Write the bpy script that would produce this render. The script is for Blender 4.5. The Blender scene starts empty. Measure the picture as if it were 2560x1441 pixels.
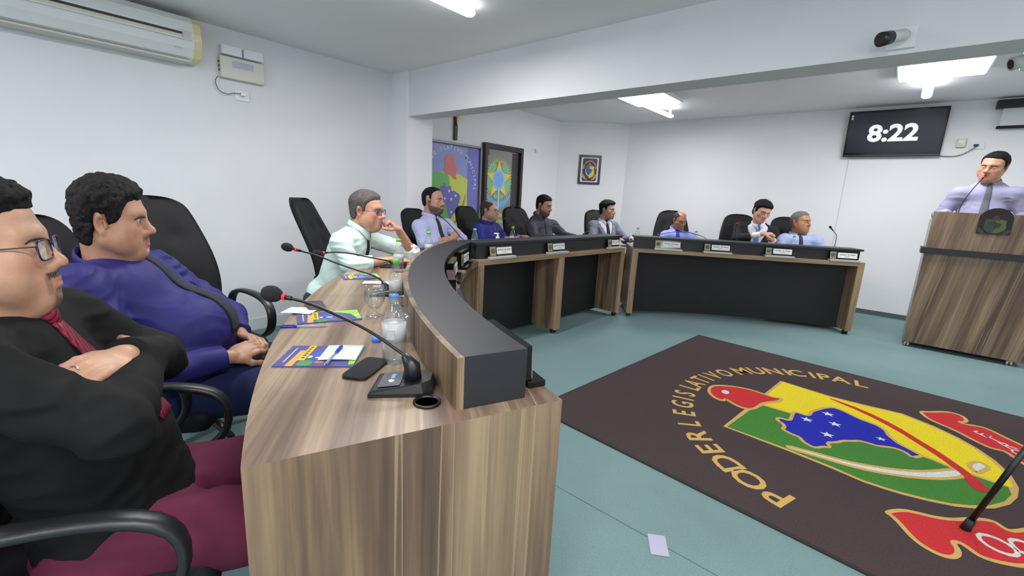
import bpy, bmesh, math, random
import numpy as np
from mathutils import Vector, Matrix, geometry
random.seed(7)
SC = bpy.context.scene
COL = SC.collection
rad = math.radians

# ------------------------------------------------------------------ camera
def make_camera():
    yaw, pit, rol = rad(-40.443), rad(11.807), rad(2.910)
    f = Vector((math.sin(yaw)*math.cos(pit), math.cos(yaw)*math.cos(pit), -math.sin(pit)))
    r0 = Vector((math.cos(yaw), -math.sin(yaw), 0)); u0 = r0.cross(f)
    r = r0*math.cos(rol) + u0*math.sin(rol); u = -r0*math.sin(rol) + u0*math.cos(rol)
    cd = bpy.data.cameras.new('camera'); co = bpy.data.objects.new('camera', cd); COL.objects.link(co)
    cd.sensor_width = 36.0; cd.lens = 36.0*1104.0/2560.0
    cd.clip_start = .05; cd.clip_end = 60
    m = Matrix((r, u, -f)).transposed().to_4x4(); m.translation = (0, 0, 1.27)
    co.matrix_world = m
    SC.camera = co
make_camera()

# ------------------------------------------------------------------ world, exposure
W = bpy.data.worlds.new('world'); SC.world = W; W.use_nodes = True
W.node_tree.nodes['Background'].inputs[0].default_value = (.8, .85, .95, 1)
W.node_tree.nodes['Background'].inputs[1].default_value = .25
SC.view_settings.view_transform = 'Standard'; SC.view_settings.look = 'None'
SC.view_settings.gamma = 1.0; SC.view_settings.use_curve_mapping = False
SC.view_settings.exposure = -0.07
LAMP_COL = (1.0, .985, .985)
PANEL_W = 21.0      # power of a square panel
TUBE_W = 34.0       # power of a 1.2 m tube

# ------------------------------------------------------------------ materials
MATS = {}
def lin(c):
    return tuple(((x/255)/12.92 if x/255 <= .04045 else ((x/255+.055)/1.055)**2.4) for x in c) + (1.,)
def mat(name, rgb, rough=.5, metal=0., spec=.5, noise=0., nscale=40., bump=0., bscale=200., emit=None, estr=0., trans=0., coat=0., sheen=0., sss=0.):
    if name in MATS: return MATS[name]
    m = bpy.data.materials.new(name); m.use_nodes = True; nt = m.node_tree; p = nt.nodes['Principled BSDF']
    p.inputs['Base Color'].default_value = lin(rgb); p.inputs['Roughness'].default_value = rough
    p.inputs['Metallic'].default_value = metal; p.inputs['Specular IOR Level'].default_value = spec
    p.inputs['Coat Weight'].default_value = coat; p.inputs['Sheen Weight'].default_value = sheen
    p.inputs['Transmission Weight'].default_value = trans
    if sss:
        p.inputs['Subsurface Weight'].default_value = sss; p.inputs['Subsurface Radius'].default_value = (.012, .005, .003); p.inputs['Subsurface Scale'].default_value = 1.
    if emit:
        p.inputs['Emission Color'].default_value = lin(emit); p.inputs['Emission Strength'].default_value = estr
    tc = nt.nodes.new('ShaderNodeTexCoord')
    if noise:
        n = nt.nodes.new('ShaderNodeTexNoise'); n.inputs['Scale'].default_value = nscale; n.inputs['Detail'].default_value = 4
        nt.links.new(tc.outputs['Object'], n.inputs['Vector'])
        hs = nt.nodes.new('ShaderNodeHueSaturation'); hs.inputs['Color'].default_value = lin(rgb)
        mr = nt.nodes.new('ShaderNodeMapRange'); mr.inputs['From Min'].default_value = .3; mr.inputs['From Max'].default_value = .7
        mr.inputs['To Min'].default_value = 1-noise; mr.inputs['To Max'].default_value = 1+noise
        nt.links.new(n.outputs['Fac'], mr.inputs['Value']); nt.links.new(mr.outputs['Result'], hs.inputs['Value'])
        nt.links.new(hs.outputs['Color'], p.inputs['Base Color'])
    if bump:
        n = nt.nodes.new('ShaderNodeTexNoise'); n.inputs['Scale'].default_value = bscale; n.inputs['Detail'].default_value = 3
        nt.links.new(tc.outputs['Object'], n.inputs['Vector'])
        b = nt.nodes.new('ShaderNodeBump'); b.inputs['Strength'].default_value = bump; b.inputs['Distance'].default_value = .004
        nt.links.new(n.outputs['Fac'], b.inputs['Height']); nt.links.new(b.outputs['Normal'], p.inputs['Normal'])
    MATS[name] = m
    return m
def glassy(name, tint=(.97, .98, 1.), fres=1.18, op=.0, opc=(200, 205, 210), rough=.04):
    """thin clear plastic or glass: transparent with a fresnel gloss"""
    if name in MATS: return MATS[name]
    m = bpy.data.materials.new(name); m.use_nodes = True; nt = m.node_tree; nt.nodes.clear()
    o = nt.nodes.new('ShaderNodeOutputMaterial'); t = nt.nodes.new('ShaderNodeBsdfTransparent'); t.inputs[0].default_value = (*tint, 1)
    d = nt.nodes.new('ShaderNodeBsdfDiffuse'); d.inputs[0].default_value = lin(opc)
    m1 = nt.nodes.new('ShaderNodeMixShader'); m1.inputs[0].default_value = op
    nt.links.new(t.outputs[0], m1.inputs[1]); nt.links.new(d.outputs[0], m1.inputs[2])
    g = nt.nodes.new('ShaderNodeBsdfGlossy'); g.inputs['Roughness'].default_value = rough
    lw = nt.nodes.new('ShaderNodeLayerWeight'); lw.inputs['Blend'].default_value = .5
    pw = nt.nodes.new('ShaderNodeMath'); pw.operation = 'POWER'; pw.inputs[1].default_value = 3.2; nt.links.new(lw.outputs['Facing'], pw.inputs[0])
    f = nt.nodes.new('ShaderNodeMath'); f.operation = 'MULTIPLY_ADD'; f.inputs[1].default_value = .75; f.inputs[2].default_value = (fres-1)*.22; nt.links.new(pw.outputs[0], f.inputs[0])
    m2 = nt.nodes.new('ShaderNodeMixShader')
    nt.links.new(f.outputs[0], m2.inputs[0]); nt.links.new(m1.outputs[0], m2.inputs[1]); nt.links.new(g.outputs[0], m2.inputs[2])
    nt.links.new(m2.outputs[0], o.inputs[0]); MATS[name] = m
    return m
def wood(name, grain, light=1., rough=.42, across=9., cols=None):
    """streaky walnut laminate; grain = world direction of the streaks"""
    if name in MATS: return MATS[name]
    m = bpy.data.materials.new(name); m.use_nodes = True; nt = m.node_tree; p = nt.nodes['Principled BSDF']
    g = Vector(grain).normalized(); q = g.rotation_difference(Vector((0, 0, 1)))
    geo = nt.nodes.new('ShaderNodeNewGeometry')
    rm = nt.nodes.new('ShaderNodeVectorRotate'); rm.rotation_type = 'EULER_XYZ'; rm.inputs['Rotation'].default_value = q.to_euler('XYZ')
    nt.links.new(geo.outputs['Position'], rm.inputs['Vector'])
    def band(scale, stretch, det, off, dist=0.):
        mp = nt.nodes.new('ShaderNodeMapping'); mp.inputs['Scale'].default_value = (scale, scale, scale*stretch); mp.inputs['Location'].default_value = (off, off*1.7, 0)
        nt.links.new(rm.outputs[0], mp.inputs['Vector'])
        n = nt.nodes.new('ShaderNodeTexNoise'); n.inputs['Scale'].default_value = 1.; n.inputs['Detail'].default_value = det; n.inputs['Roughness'].default_value = .62; n.inputs['Distortion'].default_value = dist
        nt.links.new(mp.outputs[0], n.inputs['Vector']); return n.outputs['Fac']
    a = band(across, .045, 5., 3., .2); b = band(across*7, .02, 3., 9.); c = band(across*2.6, .012, 2., 21., .3)
    r1 = nt.nodes.new('ShaderNodeValToRGB'); e = r1.color_ramp.elements
    cols = cols or [(74, 56, 47), (116, 92, 74), (146, 121, 96), (168, 146, 116)]
    pos = [.33, .47, .56, .70]
    e[0].position = pos[0]; e[0].color = lin(cols[0]); e[1].position = pos[3]; e[1].color = lin(cols[3])
    for i in (1, 2):
        k = e.new(pos[i]); k.color = lin(cols[i])
    nt.links.new(a, r1.inputs[0])
    mx = nt.nodes.new('ShaderNodeMixRGB'); mx.blend_type = 'OVERLAY'; mx.inputs[0].default_value = .55
    r2 = nt.nodes.new('ShaderNodeValToRGB'); r2.color_ramp.elements[0].position = .3; r2.color_ramp.elements[0].color = (.28, .28, .28, 1); r2.color_ramp.elements[1].position = .7; r2.color_ramp.elements[1].color = (.68, .68, .68, 1)
    nt.links.new(b, r2.inputs[0]); nt.links.new(r1.outputs[0], mx.inputs[1]); nt.links.new(r2.outputs[0], mx.inputs[2])
    r3 = nt.nodes.new('ShaderNodeValToRGB'); e3 = r3.color_ramp.elements; e3[0].position = .592; e3[0].color = (0, 0, 0, 1); e3[1].position = .634; e3[1].color = (0, 0, 0, 1)
    for q_ in (.602, .624): e3.new(q_).color = (1, 1, 1, 1)
    nt.links.new(c, r3.inputs[0])
    m3 = nt.nodes.new('ShaderNodeMixRGB'); m3.inputs[2].default_value = lin((176, 155, 120))
    mm = nt.nodes.new('ShaderNodeMath'); mm.operation = 'MULTIPLY'; mm.inputs[1].default_value = .62
    nt.links.new(r3.outputs[0], mm.inputs[0]); nt.links.new(mm.outputs[0], m3.inputs[0]); nt.links.new(mx.outputs[0], m3.inputs[1])
    hs = nt.nodes.new('ShaderNodeHueSaturation'); hs.inputs['Value'].default_value = light; nt.links.new(m3.outputs[0], hs.inputs['Color'])
    nt.links.new(hs.outputs[0], p.inputs['Base Color']); p.inputs['Roughness'].default_value = rough
    MATS[name] = m
    return m

# ------------------------------------------------------------------ scene objects
def props(o, label=None, cat=None, group=None, kind=None):
    if label: o['label'] = label
    if cat: o['category'] = cat
    if group: o['group'] = group
    if kind: o['kind'] = kind
    return o
def empty(name, loc=(0, 0, 0), rz=0., label=None, cat=None, group=None):
    o = bpy.data.objects.new(name, None); COL.objects.link(o); o.empty_display_size = .1
    o.location = loc; o.rotation_euler = (0, 0, rad(rz))
    return props(o, label, cat, group)
def link(name, me, m, parent=None, smooth=False):
    o = bpy.data.objects.new(name, me); COL.objects.link(o)
    if m is not None and not me.materials: me.materials.append(m)
    if smooth: me.polygons.foreach_set('use_smooth', [True]*len(me.polygons))
    if parent is not None: o.parent = parent
    return o
def copy_tree(o, parent=None):
    c = o.copy(); COL.objects.link(c); c.parent = parent
    for ch in list(o.children): copy_tree(ch, c)
    return c
def mesh(name, vs, fs):
    me = bpy.data.meshes.new(name); me.from_pydata([tuple(v) for v in vs], [], fs); me.update()
    return me
class MB:
    """collects vertices and faces of one part"""
    def __init__(s): s.v = []; s.f = []
    def add(s, vs, fs):
        n = len(s.v); s.v += [tuple(v) for v in vs]; s.f += [tuple(i+n for i in f) for f in fs]; return s
    def box(s, c, d, R=None, bev=0.):
        x, y, z = d[0]/2, d[1]/2, d[2]/2
        R = R or Matrix.Identity(3); c = Vector(c)
        if bev <= 0:
            vs = [c+R@Vector((a*x, b*y, e*z)) for a in (-1, 1) for b in (-1, 1) for e in (-1, 1)]
            return s.add(vs, [(0, 1, 3, 2), (4, 6, 7, 5), (0, 4, 5, 1), (2, 3, 7, 6), (0, 2, 6, 4), (1, 5, 7, 3)])
        bm = bmesh.new(); bmesh.ops.create_cube(bm, size=1.)
        for v in bm.verts: v.co = Vector((v.co.x*d[0], v.co.y*d[1], v.co.z*d[2]))
        bmesh.ops.bevel(bm, geom=list(bm.edges), offset=bev, segments=2, affect='EDGES', profile=.6)
        bm.verts.index_update()
        vs = [c+R@v.co for v in bm.verts]; fs = [[v.index for v in f.verts] for f in bm.faces]; bm.free()
        return s.add(vs, fs)
    def tube(s, pts, r, n=10, cap=True, flat=1.):
        """tube through pts; r number or list; flat scales the cross-section's second axis"""
        P = [Vector(p) for p in pts]; N = len(P); rr = r if isinstance(r, (list, tuple)) else [r]*N
        up = None; rings = []
        for i in range(N):
            t = (P[min(i+1, N-1)]-P[max(i-1, 0)])
            t = t.normalized() if t.length > 1e-9 else Vector((0, 0, 1))
            if up is None:
                up = Vector((0, 0, 1)) if abs(t.z) < .9 else Vector((0, 1, 0))
            a = t.cross(up)
            if a.length < 1e-6: a = t.cross(Vector((1, 0, 0)))
            a.normalize(); up = a.cross(t).normalized()
            rings.append([P[i]+a*(rr[i]*math.cos(2*math.pi*k/n))+up*(rr[i]*flat*math.sin(2*math.pi*k/n)) for k in range(n)])
        vs = [v for g in rings for v in g]; fs = []
        for i in range(N-1):
            for k in range(n):
                fs.append((i*n+k, i*n+(k+1) % n, (i+1)*n+(k+1) % n, (i+1)*n+k))
        if cap: fs += [tuple(reversed(range(n))), tuple((N-1)*n+k for k in range(n))]
        return s.add(vs, fs)
    def loop(s, pts, a, b, normal, n=8):
        """closed bar along a planar loop; half sizes a (along normal) and b (in plane), rounded"""
        P = [Vector(p) for p in pts]; N = len(P); nm = Vector(normal).normalized(); vs = []; fs = []
        for i in range(N):
            t = (P[(i+1) % N]-P[i-1]).normalized(); w = t.cross(nm).normalized()
            for k in range(n):
                c, q = math.cos(2*math.pi*k/n), math.sin(2*math.pi*k/n)
                sc = 1/max(abs(c)**1.0, abs(q)**1.0)**.55
                vs.append(P[i]+nm*(a*c*sc*.85)+w*(b*q*sc*.85))
        for i in range(N):
            j = (i+1) % N
            for k in range(n): fs.append((i*n+k, i*n+(k+1) % n, j*n+(k+1) % n, j*n+k))
        return s.add(vs, fs)
    def lathe(s, prof, c=(0, 0, 0), n=20, R=None):
        c = Vector(c); R = R or Matrix.Identity(3); vs = []; fs = []
        for (r, z) in prof:
            for k in range(n):
                a = 2*math.pi*k/n; vs.append(c+R@Vector((r*math.cos(a), r*math.sin(a), z)))
        for i in range(len(prof)-1):
            for k in range(n):
                fs.append((i*n+k, i*n+(k+1) % n, (i+1)*n+(k+1) % n, (i+1)*n+k))
        if prof[0][0] > 1e-5: fs.append(tuple(reversed(range(n))))
        if prof[-1][0] > 1e-5: fs.append(tuple((len(prof)-1)*n+k for k in range(n)))
        return s.add(vs, fs)
    def prism(s, pts, z0, z1):
        """extruded 2-D outline (any simple polygon)"""
        n = len(pts); vs = [(p[0], p[1], z0) for p in pts]+[(p[0], p[1], z1) for p in pts]
        ar = sum(pts[i-1][0]*pts[i][1]-pts[i][0]*pts[i-1][1] for i in range(n))
        tri = geometry.tessellate_polygon([[Vector((p[0], p[1], 0)) for p in pts]])
        fs = []
        for t in tri:
            a, b, c = [Vector((pts[i][0], pts[i][1], 0)) for i in t]
            up = (b-a).cross(c-a).z > 0
            tt = tuple(t) if up else tuple(reversed(t))
            fs.append(tuple(i+n for i in tt)); fs.append(tuple(reversed(tt)))
        for i in range(n):
            j = (i+1) % n
            fs.append((i, j, j+n, i+n) if ar > 0 else (j, i, i+n, j+n))
        return s.add(vs, fs)
    def ribbon(s, pts, w, z0, z1, closed=True):
        """flat band of width w along an outline"""
        P = [Vector((p[0], p[1])) for p in pts]; N = len(P); L = []; Rr = []
        for i in range(N):
            a = P[i-1] if (closed or i > 0) else P[i]; b = P[(i+1) % N] if (closed or i < N-1) else P[i]
            t = (b-a); t = t.normalized() if t.length > 1e-9 else Vector((1, 0)); nn = Vector((-t.y, t.x))
            L.append(P[i]+nn*w/2); Rr.append(P[i]-nn*w/2)
        vs = [(p.x, p.y, z1) for p in L]+[(p.x, p.y, z1) for p in Rr]+[(p.x, p.y, z0) for p in L]+[(p.x, p.y, z0) for p in Rr]
        fs = []
        for i in range(N if closed else N-1):
            j = (i+1) % N
            fs += [(i, N+i, N+j, j), (i, j, 2*N+j, 2*N+i), (N+j, N+i, 3*N+i, 3*N+j)]
        return s.add(vs, fs)
    def build(s, name, m, parent=None, smooth=False):
        me = mesh(name, s.v, s.f); o = link(name, me, m, parent, smooth)
        if smooth == 'auto': pass
        return o
def boxo(name, c, d, m, parent=None, R=None, bev=0.):
    return MB().box(c, d, R, bev).build(name, m, parent)
def rotz(a): return Matrix.Rotation(rad(a), 3, 'Z')
def smooth_poly(pts, it=2, closed=True):
    """Chaikin corner cutting"""
    P = [tuple(p) for p in pts]
    for _ in range(it):
        Q = []; n = len(P)
        for i in range(n if closed else n-1):
            a = P[i]; b = P[(i+1) % n]
            Q += [tuple(.75*a[k]+.25*b[k] for k in range(len(a))), tuple(.25*a[k]+.75*b[k] for k in range(len(a)))]
        if not closed: Q = [P[0]]+Q+[P[-1]]
        P = Q
    return P
def spline(pts, n=8):
    """Catmull-Rom through pts"""
    P = [Vector(p) for p in pts]; P = [2*P[0]-P[1]]+P+[2*P[-1]-P[-2]]; out = []
    for i in range(1, len(P)-2):
        for k in range(n):
            t = k/n; a, b, c, d = P[i-1], P[i], P[i+1], P[i+2]
            out.append(.5*((2*b)+(c-a)*t+(2*a-5*b+4*c-d)*t*t+(-a+3*b-3*c+d)*t**3))
    out.append(P[-2]); return out
def text_mesh(txt, size, bold=0., depth=.0006, align='CENTER', shear=0., sx=1.):
    cu = bpy.data.curves.new('lettering', 'FONT'); cu.body = txt; cu.size = size; cu.align_x = align; cu.align_y = 'CENTER'
    cu.extrude = depth; cu.offset = bold*size; cu.shear = shear; cu.resolution_u = 3
    ob = bpy.data.objects.new('lettering', cu); COL.objects.link(ob)
    dg = bpy.context.evaluated_depsgraph_get(); dg.update()
    me = bpy.data.meshes.new_from_object(ob.evaluated_get(dg))
    bpy.data.objects.remove(ob); bpy.data.curves.remove(cu)
    for v in me.vertices: v.co.x *= sx
    return me
def text(name, txt, size, m, parent, M, **k):
    me = text_mesh(txt, size, **k); me.transform(M); me.materials.clear(); return link(name, me, m, parent)
def frame_M(o, ux, uz):
    """matrix with local x -> ux, local y -> uz, local z -> ux x uz, origin o"""
    ux = Vector(ux).normalized(); uy = Vector(uz).normalized(); n = ux.cross(uy)
    M = Matrix((ux, uy, n)).transposed().to_4x4(); M.translation = o; return M

# ------------------------------------------------------------------ smooth bodies: distance fields turned into meshes
def V3(*a): return np.array(a, float)
def nrm(v): v = np.asarray(v, float); return v/(np.linalg.norm(v)+1e-12)
def _h(ix, iy, iz, s):
    n = (ix*374761393+iy*668265263+iz*2147483647+s*144665) & 0xffffffff
    n = ((n ^ (n >> 13))*1274126177) & 0xffffffff
    return ((n ^ (n >> 16)) & 0xffff)/65535.0
def vnoise(P, seed=0):
    F = np.floor(P); f = P-F; I = F.astype(np.int64); u = f*f*(3-2*f); r = 0
    for dx in (0, 1):
        for dy in (0, 1):
            for dz in (0, 1):
                w = (u[:, 0] if dx else 1-u[:, 0])*(u[:, 1] if dy else 1-u[:, 1])*(u[:, 2] if dz else 1-u[:, 2])
                r = r+w*_h(I[:, 0]+dx, I[:, 1]+dy, I[:, 2]+dz, seed)
    return r*2-1
def smin(a, b, k):
    if k <= 0: return np.minimum(a, b)
    h = np.maximum(k-np.abs(a-b), 0)/k
    return np.minimum(a, b)-h*h*k*.25
class Field:
    def __init__(s): s.ops = []; s.mod = None
    def add(s, kind, fn, c, R, k): s.ops.append((kind, fn, np.asarray(c, float), R, k)); return s
    def rc(s, a, b, ra, rb, k=.02, kind='u', flat=False):
        a = np.asarray(a, float); b = np.asarray(b, float); ab = b-a; L2 = ab@ab+1e-12; dn = ab/math.sqrt(L2)
        def fn(P):
            t = np.clip(((P-a)@ab)/L2, 0, 1); d = np.linalg.norm(P-a-t[:, None]*ab, axis=1)-(ra+(rb-ra)*t)
            return np.maximum(d, (P-b)@dn) if flat else d
        return s.add(kind, fn, (a+b)/2, math.sqrt(L2)/2+max(ra, rb), k)
    def chain(s, pts, rs, k=.004):
        for i in range(len(pts)-1): s.rc(pts[i], pts[i+1], rs[i], rs[i+1], k if i else k)
        return s
    def el(s, c, r, R=None, k=.02, kind='u'):
        c = np.asarray(c, float); r = np.asarray(r, float); Rt = None if R is None else np.asarray(R).T
        def fn(P):
            q = P-c
            if Rt is not None: q = q@Rt.T
            k0 = np.linalg.norm(q/r, axis=1); k1 = np.linalg.norm(q/(r*r), axis=1)
            return k0*(k0-1)/(k1+1e-9)
        return s.add(kind, fn, c, max(r), k)
    def bx(s, c, h, R=None, rnd=.005, k=.01, kind='u'):
        c = np.asarray(c, float); h = np.asarray(h, float)-rnd; Rt = None if R is None else np.asarray(R).T
        def fn(P):
            q = P-c
            if Rt is not None: q = q@Rt.T
            q = np.abs(q)-h
            return np.linalg.norm(np.maximum(q, 0), axis=1)+np.minimum(q.max(1), 0)-rnd
        return s.add(kind, fn, c, np.linalg.norm(h)+rnd, k)
    def sub(s, other, Rm, c, sc, aniso=1., k=.02):
        """adds the ops of another field placed with rotation Rm, centre c, scale sc"""
        Rm = np.asarray(Rm); c = np.asarray(c, float); D = np.array([1., aniso, 1.])
        def fn(P): return other.ev(((P-c)@Rm)/(sc*D))*sc*min(1., aniso)
        fn.blocks = lambda P3, cen, br: other.evb(((P3-c)@Rm)/(sc*D), ((cen-c)@Rm)/(sc*D), br/sc/min(1., aniso))*sc*min(1., aniso)
        return s.add('u', fn, c, .16*sc, k)
    def evb(s, P3, cen, br):
        """values at blocks of points P3 (blocks, m, 3) with centres cen; br = reach of a block"""
        n, m, _ = P3.shape; d = np.full((n, m), 1e2)
        for kind, fn, c, R, k in s.ops:
            q = cen-c; idx = np.nonzero((q*q).sum(1) < (R+br+k)**2)[0]
            if len(idx) == 0: continue
            p = P3[idx]
            dp = fn.blocks(p, cen[idx], br) if hasattr(fn, 'blocks') else fn(p.reshape(-1, 3)).reshape(len(idx), m)
            d[idx] = smin(d[idx], dp, k) if kind == 'u' else -smin(-d[idx], dp, k)
        if s.mod is not None: d = s.mod(P3.reshape(-1, 3), d.reshape(-1)).reshape(n, m)
        return d
    def ev(s, P, margin=None):
        d = np.full(len(P), 1e2)
        for kind, fn, c, R, k in s.ops:
            if margin is not None:
                q = P-c; idx = np.nonzero((q*q).sum(1) < (R+margin+k)**2)[0]
                if len(idx) == 0: continue
                dp = fn(P[idx])
                d[idx] = smin(d[idx], dp, k) if kind == 'u' else -smin(-d[idx], dp, k)
            else:
                dp = fn(P); d = smin(d, dp, k) if kind == 'u' else -smin(-d, dp, k)
        if s.mod is not None: d = s.mod(P, d)
        return d
    def bounds(s):
        lo = np.min([o[2]-o[3] for o in s.ops if o[0] == 'u'], axis=0); hi = np.max([o[2]+o[3] for o in s.ops if o[0] == 'u'], axis=0)
        return lo-.02, hi+.02
    def surf(s, o, d, maxt=1.2, lift=0.):
        """march from o along d to the surface"""
        o = np.asarray(o, float); d = nrm(d); t = 0.
        for _ in range(60):
            e = s.ev((o+d*t)[None])[0]
            if e < .0008: break
            t += e*.8
            if t > maxt: return None
        return o+d*(t-lift)
    def mesh(s, name, h, B=8):
        lo, hi = s.bounds(); bs = B*h
        nb = np.ceil((hi-lo)/bs).astype(int)
        g = np.stack(np.meshgrid(*[np.arange(n) for n in nb], indexing='ij'), -1).reshape(-1, 3)
        cen = lo+(g+.5)*bs
        d = s.ev(cen, bs*2.2)
        g = g[np.abs(d) < bs*1.25+.014]
        n1 = B+1
        off = np.stack(np.meshgrid(*[np.arange(n1)]*3, indexing='ij'), -1).reshape(-1, 3)
        idx = (g[:, None, :]*B+off[None]).reshape(-1, 3)
        M = n1**3; val = np.empty((len(g), M)); CH = 400; cg = lo+(g+.5)*bs; P3 = lo+idx.reshape(len(g), M, 3)*h
        for i in range(0, len(g), CH): val[i:i+CH] = s.evb(P3[i:i+CH], cg[i:i+CH], bs*1.3+.01)
        val = val.reshape(len(g), n1, n1, n1); ins = val < 0
        nn = nb*B+3; S1 = int(nn[1]*nn[2]); S2 = int(nn[2])
        # cells
        c8 = [ins[:, a:a+B, b:b+B, c:c+B] for a in (0, 1) for b in (0, 1) for c in (0, 1)]
        cnt = sum(x.astype(np.int8) for x in c8); act = (cnt > 0) & (cnt < 8)
        bi, ci, cj, ck = np.nonzero(act)
        base = g[bi]*B+np.stack([ci, cj, ck], -1)
        acc = np.zeros((len(bi), 3)); num = np.zeros(len(bi))
        cor = [(a, b, c) for a in (0, 1) for b in (0, 1) for c in (0, 1)]
        vv = {q: val[bi, ci+q[0], cj+q[1], ck+q[2]] for q in cor}
        for q in cor:
            for ax in range(3):
                if q[ax] == 0:
                    r = list(q); r[ax] = 1; r = tuple(r); v0, v1 = vv[q], vv[r]; x = (v0 < 0) != (v1 < 0)
                    t = np.where(x, v0/np.where(x, v0-v1, 1), 0); p = np.zeros((len(bi), 3)); p += q; p[:, ax] = t
                    acc += np.where(x[:, None], p, 0); num += x
        vert = lo+(base+acc/num[:, None])*h
        key = base[:, 0]*S1+base[:, 1]*S2+base[:, 2]
        key, ui = np.unique(key, return_index=True); vert = vert[ui]
        quads = []
        for ax in range(3):
            sl0 = [slice(0, B)]*3; sl1 = [slice(0, B)]*3; sl1[ax] = slice(1, B+1)
            v0 = ins[(slice(None), *sl0)]; v1 = ins[(slice(None), *sl1)]
            e = np.nonzero(v0 != v1); flip = v0[e]
            p = g[e[0]]*B+np.stack(e[1:], -1); k0 = p[:, 0]*S1+p[:, 1]*S2+p[:, 2]
            st = [S1, S2, 1]; u, v = [(1, 2), (2, 0), (0, 1)][ax]
            ks = [k0-st[u]-st[v], k0-st[v], k0, k0-st[u]]
            ids = []; ok = np.ones(len(k0), bool)
            for kk in ks:
                j = np.clip(np.searchsorted(key, kk), 0, len(key)-1); ok &= key[j] == kk; ids.append(j)
            Q = np.stack(ids, -1); Q[~flip] = Q[~flip][:, ::-1]; quads.append(Q[ok])
        Q = np.concatenate(quads)
        me = bpy.data.meshes.new(name); me.vertices.add(len(vert)); me.vertices.foreach_set('co', vert.astype(np.float32).ravel())
        me.loops.add(len(Q)*4); me.loops.foreach_set('vertex_index', Q.astype(np.int32).ravel())
        me.polygons.add(len(Q)); me.polygons.foreach_set('loop_start', np.arange(0, len(Q)*4, 4, dtype=np.int32))
        me.polygons.foreach_set('use_smooth', np.ones(len(Q), bool))
        me.update(calc_edges=True); me.validate()
        return me, vert
def attr(me, name, val):
    a = me.attributes.new(name, 'FLOAT', 'POINT'); a.data.foreach_set('value', np.asarray(val, np.float32))
def euler_R(yaw, pitch, roll):
    y, p, r = np.radians([yaw, pitch, roll])
    Rz = np.array([[math.cos(y), -math.sin(y), 0], [math.sin(y), math.cos(y), 0], [0, 0, 1]])
    Rx = np.array([[1, 0, 0], [0, math.cos(p), -math.sin(p)], [0, math.sin(p), math.cos(p)]])
    Ry = np.array([[math.cos(r), 0, math.sin(r)], [0, 1, 0], [-math.sin(r), 0, math.cos(r)]])
    return Rz@Rx@Ry
def sstep(a, b, x):
    t = np.clip((x-a)/(b-a), 0, 1); return t*t*(3-2*t)

# ---- head: origin between the ears, x right, y forward, z up, metres
def head_field(w=1., fat=0., nose=1., jaw=1., lip=1., fine=True, lid=.0027):
    F = Field()
    F.el((0, -.014, .034), (.0735*w, .093, .085), k=.02)
    F.el((0, .032, .040), (.062*w, .052, .060), k=.03)
    F.el((0, .026, -.032), (.057*w+.006*fat, .064, .084), k=.035)
    for s in (-1, 1):
        F.rc((s*.052*w*jaw, -.006, -.052), (s*.022*jaw, .066, -.098), .021+.006*fat, .016+.003*fat, k=.03)
        F.el((s*.046*w, .050, -.020), (.022, .026, .022), k=.03)
        if fat: F.el((s*.048*w, .036, -.058), (.024+.008*fat, .034, .034), k=.03)
    F.el((0, .072, -.099), (.024*jaw, .018, .018), k=.025)
    if fat: F.el((0, .022, -.118), (.046, .046, .018+.012*fat), k=.03)
    for s in (-1, 1):
        F.rc((s*.010, .087, .024), (s*.046*w, .069, .024), .009, .008, k=.022)
    for s in (-1, 1):
        F.el((s*.031*w, .097, -.002), (.021, .017, .0135), k=.016, kind='s')
    for s in (-1, 1):
        F.el((s*.031*w, .0745, -.001), (.0148, .0148, .0140), k=.006)
    if fine:
        for s in (-1, 1):
            F.el((s*.031*w, .093, -.0015), (.0122, .0085, lid), k=.002, kind='s')
    n = nose
    F.rc((0, .085, .014), (0, .098+.012*n, -.026), .0075, .0095*n, k=.016)
    F.el((0, .100+.013*n, -.033), (.0125*n, .0125*n, .0110*n), k=.010)
    for s in (-1, 1):
        F.el((s*.0125*n, .097, -.037), (.0085*n, .0115, .0085), k=.008)
        if fine: F.el((s*.0062*n, .106, -.046), (.0036, .0055, .004), k=.003, kind='s')
    F.el((0, .074, -.066), (.030, .022, .030), k=.025)
    for s in (-1, 1):
        F.rc((s*.023, .083, -.067), (s*.006, .0955, -.0622), .0036, .0058*lip, k=.008)
        F.rc((s*.021, .083, -.070), (s*.005, .0945, -.0745), .0036, .0068*lip, k=.008)
    F.rc((-.006, .0955, -.0622), (.006, .0955, -.0622), .0055*lip, .0055*lip, k=.006)
    F.rc((-.005, .0945, -.0745), (.005, .0945, -.0745), .0068*lip, .0068*lip, k=.006)
    if fine:
        for s in (-1, 1): F.rc((s*.022, .0865, -.0685), (0, .1045, -.0683), .0014, .0020, k=.003, kind='s')
        F.el((0, .101, -.0875), (.016, .010, .0045), k=.010, kind='s')
    for s in (-1, 1):
        Re = euler_R(s*-22, 0, 0)@euler_R(0, 0, s*6)@euler_R(0, -10, 0)
        F.el((s*.0775*w, -.016, .000), (.0075, .0185, .0320), R=Re, k=.008)
        F.el((s*.0745*w, -.008, -.028), (.007, .010, .012), k=.008)
        if fine: F.el((s*.0835*w, -.009, -.002), (.0080, .0105, .0190), R=Re, k=.005, kind='s'); F.rc((s*.0790*w, .004, -.012), (s*.0775*w, .001, .006), .0042, .0035, k=.004)
    return F
HAIRLINE = [(-.14, -.078), (-.05, -.070), (-.035, -.02), (-.03, .022), (.002, .026), (.006, -.012), (.022, -.012), (.028, .03), (.038, .048), (.06, .066), (.12, .074)]
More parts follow.
